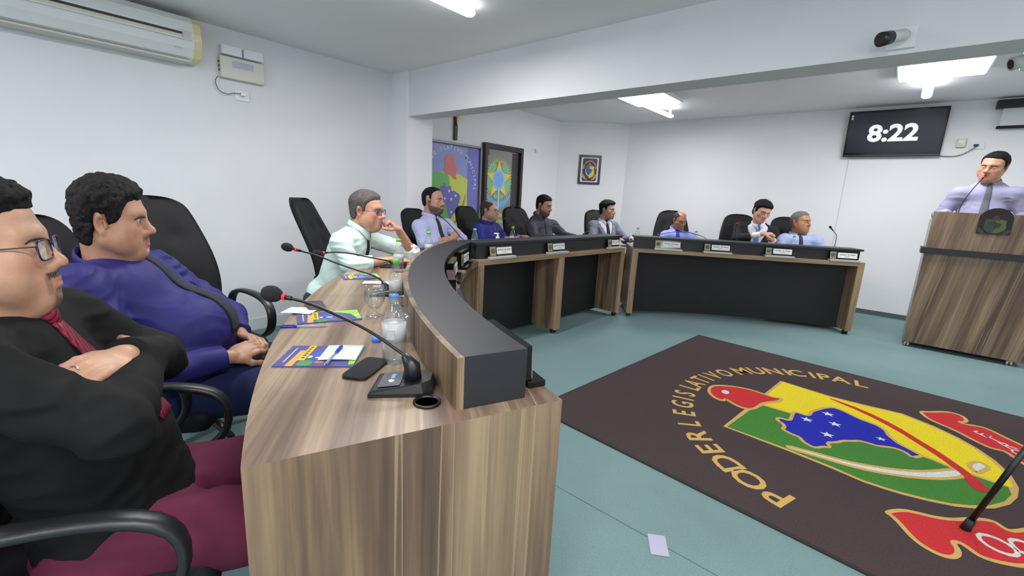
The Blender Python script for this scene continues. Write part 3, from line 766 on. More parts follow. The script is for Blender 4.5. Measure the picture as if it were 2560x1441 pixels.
# ------------------------------------------------------------------ rug with the emblem
RUG = {
'map': [(-1.356, -1.051), (-1.331, -1.065), (-1.332, -1.097), (-1.313, -1.113), (-1.255, -1.106), (-1.179, -1.098), (-1.157, -1.109), (-1.159, -1.135), (-1.16, -1.163), (-1.133, -1.178), (-1.068, -1.173), (-1.009, -1.192), (-0.93, -1.218), (-0.873, -1.257), (-0.879, -1.297), (-0.898, -1.34), (-0.933, -1.397), (-0.944, -1.449), (-0.955, -1.499), (-0.999, -1.54), (-1.046, -1.55), (-1.088, -1.575), (-1.131, -1.608), (-1.152, -1.645), (-1.181, -1.686), (-1.191, -1.713), (-1.262, -1.673), (-1.219, -1.643), (-1.211, -1.607), (-1.226, -1.572), (-1.261, -1.532), (-1.265, -1.495), (-1.272, -1.45), (-1.317, -1.418), (-1.351, -1.384), (-1.401, -1.365), (-1.45, -1.325), (-1.497, -1.351), (-1.513, -1.326), (-1.571, -1.295), (-1.566, -1.266), (-1.544, -1.229), (-1.504, -1.206), (-1.504, -1.17), (-1.493, -1.137), (-1.479, -1.112), (-1.438, -1.115), (-1.4, -1.094), (-1.387, -1.066)],
'yellow': [(-1.72, -0.876), (-0.654, -0.899), (-0.682, -1.202), (-0.654, -1.39), (-0.612, -1.584), (-0.674, -1.733), (-0.746, -1.836), (-0.835, -1.919), (-0.933, -1.981), (-1.063, -2.03), (-1.196, -2.049), (-1.307, -2.039), (-1.415, -2.01), (-1.513, -1.959), (-1.584, -1.897), (-1.635, -1.836), (-1.679, -1.753), (-1.712, -1.666), (-1.728, -1.599), (-1.738, -1.527), (-1.722, -1.387), (-1.714, -1.196)],
'green': [(-1.72, -0.876), (-1.381, -0.891), (-1.219, -0.932), (-1.202, -1.093), (-1.183, -1.375), (-1.195, -1.641), (-1.193, -1.737), (-1.22, -1.826), (-1.221, -1.923), (-1.224, -1.993), (-1.224, -2.031), (-1.307, -2.039), (-1.415, -2.01), (-1.513, -1.959), (-1.584, -1.897), (-1.635, -1.836), (-1.679, -1.753), (-1.712, -1.666), (-1.728, -1.599), (-1.738, -1.527), (-1.722, -1.387), (-1.714, -1.196)],
'cap': [(-1.243, -0.591), (-1.168, -0.592), (-1.11, -0.638), (-1.049, -0.721), (-1.022, -0.799), (-1.03, -0.892), (-1.03, -0.946), (-1.0, -0.991), (-1.067, -0.989), (-1.14, -0.95), (-1.201, -0.921), (-1.301, -0.918), (-1.355, -0.903), (-1.382, -0.853), (-1.358, -0.785), (-1.324, -0.731), (-1.354, -0.742), (-1.38, -0.717), (-1.364, -0.668), (-1.317, -0.62)],
'dot': [(-1.206, -0.716), (-1.223, -0.718), (-1.239, -0.714), (-1.249, -0.705), (-1.25, -0.693), (-1.243, -0.68), (-1.228, -0.671), (-1.21, -0.668), (-1.194, -0.672), (-1.184, -0.682), (-1.183, -0.694), (-1.191, -0.707)],
'sword': [(-0.713, -1.208), (-0.758, -1.403), (-0.861, -1.573), (-0.989, -1.696), (-1.07, -1.779), (-1.173, -1.859), (-1.218, -1.891), (-1.292, -1.935), (-1.353, -1.963), (-1.403, -1.92), (-1.364, -1.886), (-1.287, -1.873), (-1.248, -1.852), (-1.142, -1.781), (-1.053, -1.699), (-0.926, -1.578), (-0.805, -1.409), (-0.728, -1.215)],
'sabre': [(-1.669, -1.185), (-1.657, -1.222), (-1.632, -1.295), (-1.607, -1.403), (-1.563, -1.503), (-1.501, -1.598), (-1.463, -1.648), (-1.372, -1.74), (-1.231, -1.831), (-1.207, -1.859), (-1.274, -1.871), (-1.319, -1.85), (-1.407, -1.788), (-1.496, -1.698), (-1.563, -1.607), (-1.615, -1.51), (-1.645, -1.409), (-1.667, -1.302), (-1.686, -1.229), (-1.69, -1.194)],
'hilt': [(-1.123, -1.887), (-1.053, -1.902), (-1.018, -1.931), (-1.056, -1.965), (-1.116, -1.943), (-1.191, -1.915), (-1.149, -1.901)],
'ribL': [(-1.942, -1.629), (-1.862, -1.678), (-1.836, -1.727), (-1.813, -1.783), (-1.773, -1.838), (-1.694, -1.896), (-1.64, -1.959), (-1.669, -1.984), (-1.679, -2.009), (-1.623, -2.048), (-1.506, -2.117), (-1.318, -2.199), (-1.529, -2.21), (-1.797, -2.118), (-1.922, -2.029), (-1.951, -1.989), (-1.974, -1.945), (-1.98, -1.911), (-1.954, -1.883), (-1.938, -1.858), (-1.958, -1.837), (-2.001, -1.855), (-2.04, -1.854), (-2.076, -1.838), (-2.093, -1.807), (-2.087, -1.77), (-2.068, -1.736), (-2.029, -1.706), (-1.984, -1.679), (-1.949, -1.649)],
'ribR': [(-0.458, -1.66), (-0.415, -1.711), (-0.327, -1.771), (-0.296, -1.819), (-0.312, -1.862), (-0.367, -1.882), (-0.429, -1.873), (-0.45, -1.842), (-0.467, -1.873), (-0.436, -1.919), (-0.424, -1.969), (-0.499, -2.041), (-0.562, -2.113), (-0.672, -2.186), (-0.825, -2.233), (-1.006, -2.199), (-0.932, -2.156), (-0.851, -2.096), (-0.83, -2.083), (-0.731, -2.031), (-0.761, -1.981), (-0.72, -1.921), (-0.624, -1.823), (-0.579, -1.73), (-0.534, -1.692)],
'stars': [(-1.222, -1.181), (-1.022, -1.254), (-1.15, -1.313), (-1.343, -1.309), (-1.147, -1.531)],
}
LET = [('P', -2.196, -1.281), ('O', -2.148, -1.147), ('D', -2.095, -1.026), ('E', -2.034, -0.917), ('R', -1.953, -0.817), ('L', -1.855, -0.714), ('E', -1.746, -0.644), ('G', -1.635, -0.581), ('I', -1.545, -0.548), ('S', -1.459, -0.525), ('L', -1.332, -0.501), ('A', -1.239, -0.496), ('T', -1.136, -0.497), ('I', -1.059, -0.508), ('V', -0.966, -0.521), ('O', -0.848, -0.56), ('M', -0.694, -0.625), ('U', -0.581, -0.701), ('N', -0.48, -0.79), ('I', -0.404, -0.866), ('C', -0.371, -0.93), ('I', -0.305, -1.019), ('P', -0.272, -1.088), ('A', -0.253, -1.196), ('L', -0.222, -1.314)]

GOLD = mat('rug_gold', (202, 163, 90), .95, noise=.06, nscale=300, bump=.2, bscale=600)
def rugm(n, c): return mat('rug_'+n, c, .97, spec=.1, noise=.16, nscale=140, bump=.4, bscale=420)
R_DARK, R_YEL, R_GRN, R_BLU, R_RED, R_WHT = rugm('dark_brown', (74, 63, 64)), rugm('yellow', (230, 209, 46)), rugm('green', (72, 128, 58)), rugm('blue', (42, 48, 168)), rugm('red', (196, 54, 58)), rugm('white', (214, 214, 208))
RUG_O, RUG_A = (-1.304, 4.431), -4.4
rug = empty('emblem_rug', (RUG_O[0], RUG_O[1], 0), RUG_A, 'large dark brown rug with a yellow, green and blue shield and arched gold lettering', 'rug')
def uv(p): return (-p[1], p[0])                       # emblem (u, v) -> rug x, y
boxes = [uv(p) for p in ((-2.42, 0.), (0., 0.), (0., -3.05), (-2.42, -3.05))]
MB().prism(boxes, .0005, .0075).build('pile', R_DARK, rug)
MB().ribbon(boxes, .02, .0005, .0078).build('bound_edge', mat('rug_binding', (48, 40, 41), .95), rug)
def emblem(parent, tf, z, step, mats, w, ribs=True, outline=True):
    """the shield emblem; tf maps (u, v) of the rug drawing to the plane"""
    def piece(nm, key, m, lvl, sm=2, ow=True):
        pts = [tf(p) for p in smooth_poly(RUG[key], sm)]
        o = MB().prism(pts, z, z+step*lvl).build(nm, m, parent)
        if outline and ow: MB().ribbon(pts, w, z, z+step*(lvl+.5)).build('gold_outline', mats['gold'], o)
    piece('yellow_field', 'yellow', mats['yellow'], 1, 0); piece('green_field', 'green', mats['green'], 2, 0)
    piece('country_map', 'map', mats['blue'], 3, 1); piece('white_sabre', 'sabre', mats['white'], 3, 2)
    piece('sabre_hilt', 'hilt', mats['white'], 3, 2); piece('red_sword', 'sword', mats['red'], 4, 1, False); piece('red_cap', 'cap', mats['red'], 4, 2)
    MB().prism([tf(p) for p in RUG['dot']], z, z+step*5).build('cap_spot', mats['white'], parent)
    for (u, v) in RUG['stars']:
        r0 = .036 if v > -1.45 else .026
        st = [tf((u+(r0 if k % 2 == 0 else r0*.42)*math.sin(math.pi*k/5), v+(r0 if k % 2 == 0 else r0*.42)*math.cos(math.pi*k/5))) for k in range(10)]
        MB().prism(st, z, z+step*4).build('star', mats['white'], parent)
    if ribs: piece('red_ribbon', 'ribL', mats['red'], 1, 2); piece('red_ribbon', 'ribR', mats['red'], 1, 2)
emblem(rug, uv, .007, .0008, dict(gold=GOLD, yellow=R_YEL, green=R_GRN, blue=R_BLU, red=R_RED, white=R_WHT), .020)
ACX, ACY = -1.205, -1.502
for i, (c, u, v) in enumerate(LET):
    a = math.atan2(v-ACY, u-ACX); b_ = 1.012
    prv = LET[max(i-1, 0)]; nxt = LET[min(i+1, len(LET)-1)]
    uu, vv = ACX+b_*math.cos(a), ACY+b_*math.sin(a)
    q = uv((uu, vv)); ou = uv((math.cos(a), math.sin(a))); tx = Vector((ou[1], -ou[0], 0))
    sx = {'P': 1.15, 'O': 1.1, 'D': 1.1}.get(c, 1.) if i < 5 else (.72 if i < 16 else .95)
    text('letter', c, .185, GOLD, rug, frame_M((q[0], q[1], .0075), tx, (ou[0], ou[1], 0)), bold=.017, depth=.0008, sx=sx)
for c, p, ang, sz, sx in (('O', (-1.841, -1.975), 148, .165, 1.0), ('D', (-1.775, -2.06), 140, .16, 1.), ('E', (-.571, -1.944), 62, .10, 1.0), ('T', (-.604, -1.995), 58, .10, 1.), ('R', (-.645, -2.045), 52, .10, 1.), ('O', (-.705, -2.088), 46, .10, 1.)):
    q = uv(p); 
    if p[0] < -1.5: up_ = Vector(uv((math.cos(rad(118)), math.sin(rad(118)))))
    else: up_ = Vector(uv((math.cos(rad(ang)), math.sin(rad(ang)))))
    tx = Vector((up_.y, -up_.x, 0))
    text('ribbon_letter', c, sz, R_WHT, rug, frame_M((q[0], q[1], .0085), tx, (up_.x, up_.y, 0)), bold=.0, depth=.0006, sx=sx, shear=.15)
tp = [(-.534, 1.517), (-.478, 1.554), (-.425, 1.465), (-.480, 1.428)]; tcx = sum(p[0] for p in tp)/4; tcy = sum(p[1] for p in tp)/4
o = MB().prism([(p[0]-tcx, p[1]-tcy) for p in tp], .0, .0012).build('floor_tape', mat('lilac_tape', (178, 176, 196), .7), None); o.location = (tcx, tcy, .0018)
props(o, 'small square patch of lilac tape stuck on the teal carpet', 'tape')

# tripod whose rubber foot stands on the rug
tr = empty('tripod_stand', (.427, 2.479, 0), 0, 'black tripod leg with a rubber foot standing on the red ribbon of the rug', 'tripod')
hub = Vector((.235, -.03, 1.12)); TB = mat('tripod_black', (16, 16, 17), .4)
leg0 = Vector((0, 0, .02)); ft2 = Vector((.38, .16, .02)); ft3 = Vector((.34, -.24, .02))
for k, f_ in enumerate((leg0, ft2, ft3)):
    j = f_.lerp(hub, .43)
    lg = MB().tube([f_, j], .0105, 12).tube([j, hub], .0135, 12).build('leg', TB, tr, True)
    MB().tube([f_-(hub-f_)*.012, f_+(hub-f_)*.035], [.018, .015], 12).build('rubber_foot', RUB, lg, True)
    MB().tube([f_.lerp(hub, .40), f_.lerp(hub, .455)], .021, 12).build('leg_clamp', TB, lg, True)
MB().tube([hub-Vector((0, 0, .25)), hub+Vector((0, 0, .5))], .016, 12).build('centre_column', TB, tr, True)
MB().box(hub, (.08, .08, .05), bev=.01).build('hub', TB, tr)

# ------------------------------------------------------------------ name plates
PL_SIL, PL_WHT, PL_BLK, PL_GLD = mat('plate_silver', (196, 198, 190), .35, metal=.3), mat('plate_card', (226, 226, 222), .5), mat('plate_black_acrylic', (14, 14, 16), .12), mat('plate_crest_metal', (150, 146, 126), .4, metal=.4)
PL_INK = mat('plate_ink', (150, 152, 154), .7); PL_DARK = mat('plate_crest_dark', (92, 86, 52), .6)
def name_plate(x, y, rz, label, words=((-.045, .062), (.008, .018), (.050, .050)), z=ZT, w=.29, lean=10, thick=.012, hgt=.084, dark=False):
    """local x along the desk, -y towards the hall"""
    t = empty('name_plate', (x, y, z), rz, label, 'name plate', 'name plates along the ledges')
    MB().box((0, -.022, .009), (w, .052, .018), bev=.002).build('base_bar', PL_BLK if dark else PL_SIL, t)
    R = Matrix.Rotation(rad(-lean), 3, 'X')
    def pt(a, b, c): return R@Vector((a, c, b))+Vector((0, -.010, .018))
    MB().box(pt(0, hgt/2, thick/2), (w-.02, thick, hgt), R).build('upright', PL_BLK, t)
    cr = MB().box(pt(-w/2+.042, .040, -.002), (.058, .005, .072), R).build('crest_tile', PL_GLD, t)
    MB().lathe([(.021, .0), (.021, .002), (.0001, .0025)], pt(-w/2+.042, .042, -.0045), 12, R@Matrix.Rotation(rad(90), 3, 'X')).build('crest', PL_DARK, cr)
    cd = MB().box(pt(.034, .042, -.002), (w-.105, .005, .054), R, bev=.0015).build('card', PL_WHT, t)
    for cx_, ww in words: MB().box(pt(.034+cx_, .050, -.005), (ww, .0012, .010), R).build('printed_name', PL_INK, cd)
    MB().box(pt(.034, .031, -.005), (.05, .0012, .004), R).build('printed_title', PL_INK, cd)
    return t
def on_bench(A, e, s, off):  # s along the bench, off behind its front edge
    return (A[0]+e[0]*s-e[1]*off, A[1]+e[1]*s+e[0]*off)
rzm = math.degrees(math.atan2(MID_E[1], MID_E[0])); rzr = math.degrees(math.atan2(RGT_E[1], RGT_E[0]))
NP = ['name plate on the straight bench before the man in royal blue', 'name plate on the straight bench before the man in charcoal', 'name plate at the bench corner before the man in the grey suit']
for s, lb in zip((.27, .97, 1.93), NP):
    p = on_bench(MID_A, MID_E, s, .040); name_plate(*p, rzm, lb, w=.27 if s < 1.5 else .24)
NP = ['leftmost name plate on the angled bench, before the bald man in light blue', 'second name plate from the left on the angled bench', 'third name plate from the left on the angled bench', 'rightmost name plate at the free end of the angled bench']
for s, lb in zip((.37, .88, 1.50, 2.13), NP):
    p = on_bench(RGT_A, RGT_E, s, .040); name_plate(*p, rzr, lb)
NP = ['black-backed name plate leaning on the near end of the curved ledge', 'name plate seen edge-on at the middle of the curved ledge, nearer one', 'name plate seen edge-on on the curved ledge below the dark plate', 'dark upright name plate where the curved ledge meets the straight bench']
for a, lb in zip((-114.1, -128.5, -136.0, -143.6), NP):
    p = pol(3.592, a); name_plate(p.x, p.y, a-90, lb, lean=2, w=.28, thick=.034, hgt=.096, dark=True)

# ------------------------------------------------------------------ microphones
MICB = mat('microphone_black', (26, 26, 29), .36); FOAM = mat('microphone_foam', (30, 30, 33), .95, bump=.5, bscale=1200); REDR = mat('microphone_red_ring', (226, 52, 60), .35, emit=(230, 40, 50), estr=.35); GREYP = mat('microphone_base_top', (84, 86, 92), .35)
def mic(loc, rz, label, path, base=True, foam=.0, ring=True, thick=.0042):
    """path: local points of the gooseneck, head at the end"""
    t = empty('desk_microphone', loc, rz, label, 'microphone', 'gooseneck desk microphones')
    P = spline(path, 8)
    if base:
        pts = [(-.062, -.075), (.062, -.075), (.050, .055), (.030, .078), (-.030, .078), (-.050, .055)]
        n = len(pts); vs = [(x, y, 0) for x, y in pts]+[(x, y, .010) for x, y in pts]+[(x*.86, y*.9, .016+.020*(y+.075)/.15) for x, y in pts]
        fs = [tuple(reversed(range(n))), tuple(2*n+k for k in range(n))]
        for l in (0, n):
            for k in range(n): fs.append((l+k, l+(k+1) % n, l+n+(k+1) % n, l+n+k))
        b = MB().add(vs, fs).build('base', MICB, t)
        R = Matrix.Rotation(math.atan2(.020, .15), 3, 'X')
        MB().box((0, -.030, .0242), (.085, .055, .0016), R).build('control_panel', GREYP, b)
        MB().lathe([(.008, 0), (.0075, .002), (.0001, .0024)], (.014, -.028, .0250), 12).build('talk_button', mat('button_white', (214, 218, 224), .4), b, True)
        MB().box((-.016, -.028, .0256), (.026, .010, .0016), R).build('display', mat('display_blue', (120, 150, 226), .3, emit=(120, 150, 240), estr=.3), b)
        MB().tube([P[0]-Vector((0, 0, .03)), P[0], P[0]+(P[1]-P[0]).normalized()*.035], [.024, .020, .009], 14).build('neck_socket', MICB, t, True)
    MB().tube(P, thick, 8).build('gooseneck', MICB, t, True)
    d = (P[-1]-P[-3]).normalized(); e = P[-1]
    MB().tube([e, e+d*.03], [.0062, .0075], 12).build('capsule', MICB, t, True)
    if ring: MB().tube([e+d*.018, e+d*.026], .0092, 14).build('light_ring', REDR, t, True)
    if foam:
        F_ = [(math.sin(a)*foam, .038+foam*1.35-math.cos(a)*foam*1.35) for a in np.linspace(0.02, math.pi-.02, 10)]
        q = Vector((0, 0, 1)).rotation_difference(d).to_matrix(); MB().lathe([(r, z-.006) for r, z in F_], e, 16, q).build('windscreen', FOAM, t, True)
    else: MB().tube([e+d*.028, e+d*.045], [.0085, .006], 10).build('grille', FOAM, t, True)
    return t

m1 = [(0.021, 0.01, 0.064), (0.003, 0.001, 0.088), (-0.025, -0.012, 0.105), (-0.066, -0.031, 0.128), (-0.113, -0.053, 0.149), (-0.166, -0.078, 0.167), (-0.22, -0.104, 0.184), (-0.265, -0.125, 0.194), (-0.300, -0.142, 0.1985)]
m2 = [(-0.003, -0.004, 0.030), (-0.016, -0.02, 0.064), (-0.045, -0.055, 0.093), (-0.091, -0.111, 0.116), (-0.147, -0.179, 0.147), (-0.197, -0.239, 0.178), (-0.243, -0.296, 0.199)]
m3 = [(0, -0.004, 0.03), (-0.001, -0.048, 0.045), (-0.003, -0.161, 0.073), (-0.006, -0.293, 0.107), (-0.007, -0.38, 0.121), (-0.009, -0.445, 0.123)]
def mic_w(x, y, rz, label, wp, **k):
    """wp: gooseneck points relative to (x, y, desk top) in world axes"""
    c, s = math.cos(rad(-rz)), math.sin(rad(-rz))
    return mic((x, y, ZT), rz, label, [(p[0]*c-p[1]*s, p[0]*s+p[1]*c, p[2]) for p in wp], **k)
mic_w(-.881, .628, -46, 'near desk microphone with a black foam ball and red ring, bent over the curved desk', m1, foam=.0225)
mic_w(-1.80, 1.19, -38, 'desk microphone with foam tip and red ring behind the water glass', m2, foam=.020)
mic_w(-2.43, 1.66, -52, 'desk microphone pointing back from the forearm of the man in mint green', m3, foam=.019)
for lb, wp, rz in (('slim gooseneck microphone curving up to the chin of the man with crossed arms', [(-2.70, 2.57, .81), (-2.712, 2.548, .875), (-2.716, 2.491, .917), (-2.721, 2.415, .99), (-2.726, 2.345, 1.049), (-2.729, 2.298, 1.077)], -86),
                   ('slim black microphone right of the man in royal blue', [(-2.672, 3.16, .81), (-2.673, 3.139, .905), (-2.675, 3.115, .943), (-2.678, 3.07, .991), (-2.68, 3.037, 1.024)], -86),
                   ('small bowed microphone left of the man in the grey suit', [(-2.585, 4.42, .81), (-2.591, 4.385, .879), (-2.593, 4.35, .907), (-2.596, 4.302, .922), (-2.6, 4.251, .905)], -86),
                   ('long arching microphone before the bald man in light blue', [(-1.60, 5.30, .81), (-1.627, 5.286, .895), (-1.709, 5.233, .935), (-1.822, 5.159, .959), (-1.951, 5.074, .949), (-2.06, 5.003, .918)], 213),
                   ('upright microphone with a red tip before the man in the black suit', [(-1.345, 5.47, .81), (-1.35, 5.467, .889), (-1.368, 5.455, .951), (-1.376, 5.45, 1.018), (-1.372, 5.452, 1.072)], 213),
                   ('hooked microphone alone at the free end of the angled bench', [(-.49, 6.03, .81), (-.492, 6.028, .891), (-.491, 6.028, .971), (-.496, 6.025, 1.024), (-.53, 6.003, 1.069)], 213)):
    x, y = wp[0][0], wp[0][1]
    mic_w(x, y, rz, lb, [(p[0]-x, p[1]-y, p[2]-ZT) for p in wp], thick=.0034, ring='red' in lb or 'arching' in lb, foam=.013 if 'hooked' in lb or 'right of' in lb else 0.)

# ------------------------------------------------------------------ bottles, glasses and cups
PET = glassy('clear_bottle_plastic', (.95, .97, .98), 1.30, op=.03, opc=(225, 230, 235), rough=.06); GLS = glassy('drinking_glass', (.95, .96, .96), 1.34, op=.05, rough=.03)
WAT = glassy('water_in_bottle', (.93, .96, .97), 1.12, op=.03, opc=(225, 232, 238))
CAPG, CAPB = mat('green_cap', (112, 200, 74), .4), mat('blue_cap', (66, 130, 232), .4); PAPERL = glassy('bottle_label', (.9, .92, .93), 1.1, op=.62, opc=(214, 220, 222), rough=.3)
def bottle(x, y, label, h=.205, r=.030, cap=CAPG, lab=(.068, .112), z=ZT, group='plastic water bottles on the desks'):
    t = empty('water_bottle', (x, y, z), 0, label, 'bottle', group); k = h/.205
    pr = [(.0001, .004), (r*.7, .0), (r*.96, .006), (r, .014), (r*.97, .04*k), (r, .048*k), (r*.97, .056*k), (r, .065*k), (r, .115*k), (r*.92, .135*k), (r*.66, .158*k), (r*.42, .176*k), (.0125, .183*k), (.0125, .195*k)]
    b = MB().lathe(pr, n=20).build('bottle_body', PET, t, True)
    MB().lathe([(.0001, .004), (r*.90, .008), (r*.93, .095*k), (.0001, .0952*k)], n=18).build('water', WAT, b, True)
    if lab: MB().lathe([(r*1.012, lab[0]*k), (r*1.015, lab[1]*k)], n=20).build('paper_label', PAPERL, t, True)
    if cap is not None: MB().lathe([(.0150, .187*k), (.0150, .200*k), (.0140, .204*k), (.0001, .205*k)], n=16).build('screw_cap', cap, t, True)
    return t
t = bottle(-1.046, .712, 'open clear water bottle with a white label and blue neck ring by the near phone', h=.215, r=.034, cap=None, lab=(.066, .118))
MB().lathe([(.0132, .196), (.0140, .197), (.0140, .203), (.0132, .204)], n=16).build('neck_ring', CAPB, t, True)
MB().box((.022, -.026, .094), (.022, .003, .028), rotz(40)).build('label_print', mat('label_grey', (176, 182, 182), .6), t)
c_ = MB().lathe([(.0001, .016), (.0125, .0155), (.0150, .013), (.0150, .0), (.0125, .0), (.0125, .013)], n=18).build('bottle_cap', CAPB, None, True); c_.location = (-1.239, .775, ZT)
props(c_, 'loose blue bottle cap lying on the walnut desk top', 'bottle cap')
bottle(-1.60, 1.10, 'green-capped water bottle on the curved desk behind the open bottle', h=.205)
bottle(-2.27, 1.58, 'green-capped water bottle in front of the hands of the man in mint green')
bottle(-2.61, 2.08, 'green-capped water bottle before the folded arms of the man in lavender')
bottle(-2.73, 2.675, 'green-capped water bottle left of the man in royal blue')
bottle(-2.80, 3.255, 'green-capped water bottle right of the man in royal blue')
bottle(-2.56, 4.31, 'green-capped water bottle beside the sleeve of the grey suit', h=.2)
bottle(-2.32, 4.97, 'faint green-capped water bottle standing alone near the bench corner', h=.2)
bottle(-1.76, 5.32, 'green-capped water bottle right of the bald man in light blue', h=.2)
bottle(-.87, 5.92, 'green-capped water bottle before the tie of the grey-haired man at the bench end', h=.21)
def goblet(x, y, label, h=.125, stem=True):
    t = empty('water_glass', (x, y, ZT), 0, label, 'glass')
    if stem:
        MB().lathe([(.0001, .004), (.032, .0), (.033, .003), (.012, .010), (.007, .018), (.007, .026), (.016, .034)], n=20).build('foot', GLS, t, True)
        MB().lathe([(.0001, .032), (.022, .036), (.036, .054), (.041, .075), (.039, .10), (.035, h), (.033, h), (.037, .10), (.039, .075), (.034, .056), (.020, .040), (.0001, .037)], n=24).build('bowl', GLS, t, True)
    else:
        MB().lathe([(.0001, .001), (.029, .0), (.034, .02), (.033, .05), (.036, h), (.034, h), (.031, .05), (.031, .02), (.0001, .006)], n=22).build('bowl', GLS, t, True)
    return t
goblet(-1.506, .936, 'footed drinking glass with a little water on the curved desk')
goblet(-1.19, .855, 'clear plastic cup standing right behind the open bottle', h=.105, stem=False)
def pump(x, y, label):
    t = empty('sanitizer_dispenser', (x, y, ZT), 0, label, 'dispenser', 'pump dispensers on the desks'); wm = mat('pump_white', (236, 238, 240), .35)
    MB().lathe([(.0001, .002), (.030, .0), (.032, .01), (.032, .085), (.024, .10), (.014, .108)], n=18).build('bottle_body', PET, t, True)
    MB().lathe([(.0001, .003), (.029, .006), (.029, .06), (.0001, .061)], n=16).build('gel', WAT, t, True)
    MB().lathe([(.017, .104), (.017, .124), (.007, .126), (.007, .146), (.0001, .147)], n=14).build('collar', wm, t, True)
    MB().box((-.014, 0, .150), (.052, .018, .012), bev=.003).build('pump_head', wm, t)
pump(-2.26, 1.70, 'white-topped pump dispenser beside the bottle of the man in mint green')
pump(-2.73, 2.965, 'white pump dispenser before the chest of the man in royal blue')

# ------------------------------------------------------------------ brochures, papers, pens, phones
PB = dict(p=mat('print_violet_blue', (74, 74, 134), .35), o=mat('print_orange', (248, 160, 44), .35), y=mat('print_yellow', (232, 180, 46), .35), g=mat('print_green', (72, 140, 76), .35), l=mat('print_lime', (140, 204, 62), .35), b=mat('print_blue', (58, 84, 190), .35), w=mat('print_white', (236, 240, 244), .35), n=mat('print_brown', (164, 116, 78), .35), d=mat('print_dark_green', (66, 104, 40), .35), k=mat('print_pale', (176, 166, 168), .35))
def brochure(c, ang, label, w=.215, d=.165):
    t = empty('brochure', (c[0], c[1], ZT), ang, label, 'brochure', 'colourful brochures on the curved desk')
    MB().box((0, 0, .002), (w, d, .004)).build('cover', PB['p'], t)
    def patch(nm, m, pts, l=1): MB().prism([((u-.5)*w, (v-.5)*d) for u, v in pts], .003, .0041+.0003*l).build(nm, PB[m], t)
    patch('orange_band', 'o', [(.15, .005), (.24, .005), (.25, .74), (.17, .74)]); patch('yellow_band', 'y', [(.235, .26), (.33, .26), (.335, .99), (.245, .99)], 2)
    patch('blue_figure', 'b', smooth_poly([(.36, .36), (.62, .40), (.66, .75), (.40, .72)], 2)); patch('hand', 'w', smooth_poly([(.34, .38), (.39, .38), (.40, .47), (.35, .48)], 1), 2)
    patch('hand', 'w', smooth_poly([(.44, .36), (.56, .37), (.55, .43), (.46, .42)], 1), 2)
    patch('foliage', 'g', smooth_poly([(.27, .01), (.46, .01), (.47, .20), (.36, .28), (.28, .2)], 1), 2); patch('face', 'n', smooth_poly([(.47, .13), (.60, .13), (.60, .22), (.48, .24)], 2), 2)
    patch('grass', 'l', [(.93, .08), (.995, .10), (.995, .99), (.52, .99), (.60, .88), (.86, .6)], 1); patch('cloud', 'w', smooth_poly([(.90, .36), (.985, .38), (.985, .52), (.91, .48)], 1), 2)
    for u0, v0, v1, m_ in ((.095, .16, .86, 'k'), (.195, .12, .66, 'k')): patch('printed_line', m_, [(u0-.011, v0), (u0+.011, v0), (u0+.011, v1), (u0-.011, v1)], 3)
    for k in range(6):
        v0 = .34+k*.105; patch('title_letter', 'd', [(.262, v0), (.308, v0+.01), (.302, v0+.068), (.268, v0+.072)], 3)
    return t
brochure((-1.221, .580), 47.8, 'violet and orange brochure nearest the camera, under a slip of paper', d=.168)
brochure((-1.598, .795), 67.5, 'violet and orange brochure beside the dark phone and its paper slip', w=.225, d=.145)
brochure((-2.255, 1.315), 68, 'violet and lime brochure at the elbow of the man in mint green', w=.20, d=.14)
PAP = mat('pale_blue_paper', (214, 228, 236), .7)
def slip(c, ang, w, d, z, label):
    t = empty('paper_slip', (c[0], c[1], z), ang, label, 'paper', 'loose paper slips on the curved desk')
    n = 8; vs = []; fs = []
    for i in range(n+1):
        x = -w/2+w*i/n; zz = .002*math.sin(i/n*math.pi); vs += [(x, -d/2, zz), (x, d/2, zz*.6), (x, d/2, zz*.6+.0005), (x, -d/2, zz+.0005)]
    for i in range(n):
        for k in range(4): fs.append((i*4+k, (i+1)*4+k, (i+1)*4+(k+1) % 4, i*4+(k+1) % 4))
    MB().add(vs, [tuple(reversed(f)) for f in fs]).build('sheet', PAP, t, True)
slip((-1.2, .632), 49, .105, .125, ZT+.0065, 'pale blue slip of paper with a pen on it, on the near brochure')
slip((-1.735, .745), 40, .115, .09, ZT+.0055, 'white slip of paper tucked under the dark phone')
slip((-2.06, 1.30), 50, .15, .075, ZT+.001, 'white slip of paper lying beyond the footed glass')
slip((-1.72, 1.235), 40, .12, .06, ZT+.001, 'white slip of paper at the foot of the second microphone')
PENB, PENC = mat('pen_blue', (44, 52, 176), .35), glassy('pen_clear_barrel', (.80, .85, .95), 1.4, op=.35, opc=(222, 226, 240))
def pen(a, b, z, label):
    a = Vector(a); b = Vector(b); c = (a+b)/2; ang = math.degrees(math.atan2(b.y-a.y, b.x-a.x)); L = .145
    t = empty('ballpoint_pen', (c.x, c.y, z), ang, label, 'pen', 'blue ballpoint pens on the curved desk')
    MB().tube([(-L/2, 0, .0045), (L/2-.045, 0, .0045)], .004, 8).build('barrel', PENC, t, True)
    MB().tube([(-L/2+.005, 0, .0045), (L/2-.05, 0, .0045)], .0016, 6).build('ink_tube', PENB, t, True)
    MB().tube([(L/2-.052, 0, .0045), (L/2, 0, .0045)], [.0052, .0048], 8).build('pen_cap', PENB, t, True)
    MB().box((L/2-.028, 0, .0105), (.04, .003, .0015)).build('clip', PENB, t)
    MB().tube([(-L/2-.010, 0, .0045), (-L/2, 0, .0045)], [.001, .0036], 8).build('tip', mat('pen_tip', (170, 160, 130), .3, metal=.8), t, True)
pen((-1.122, .539), (-1.24, .657), ZT+.0085, 'blue-capped clear pen lying across the paper slip on the near brochure')
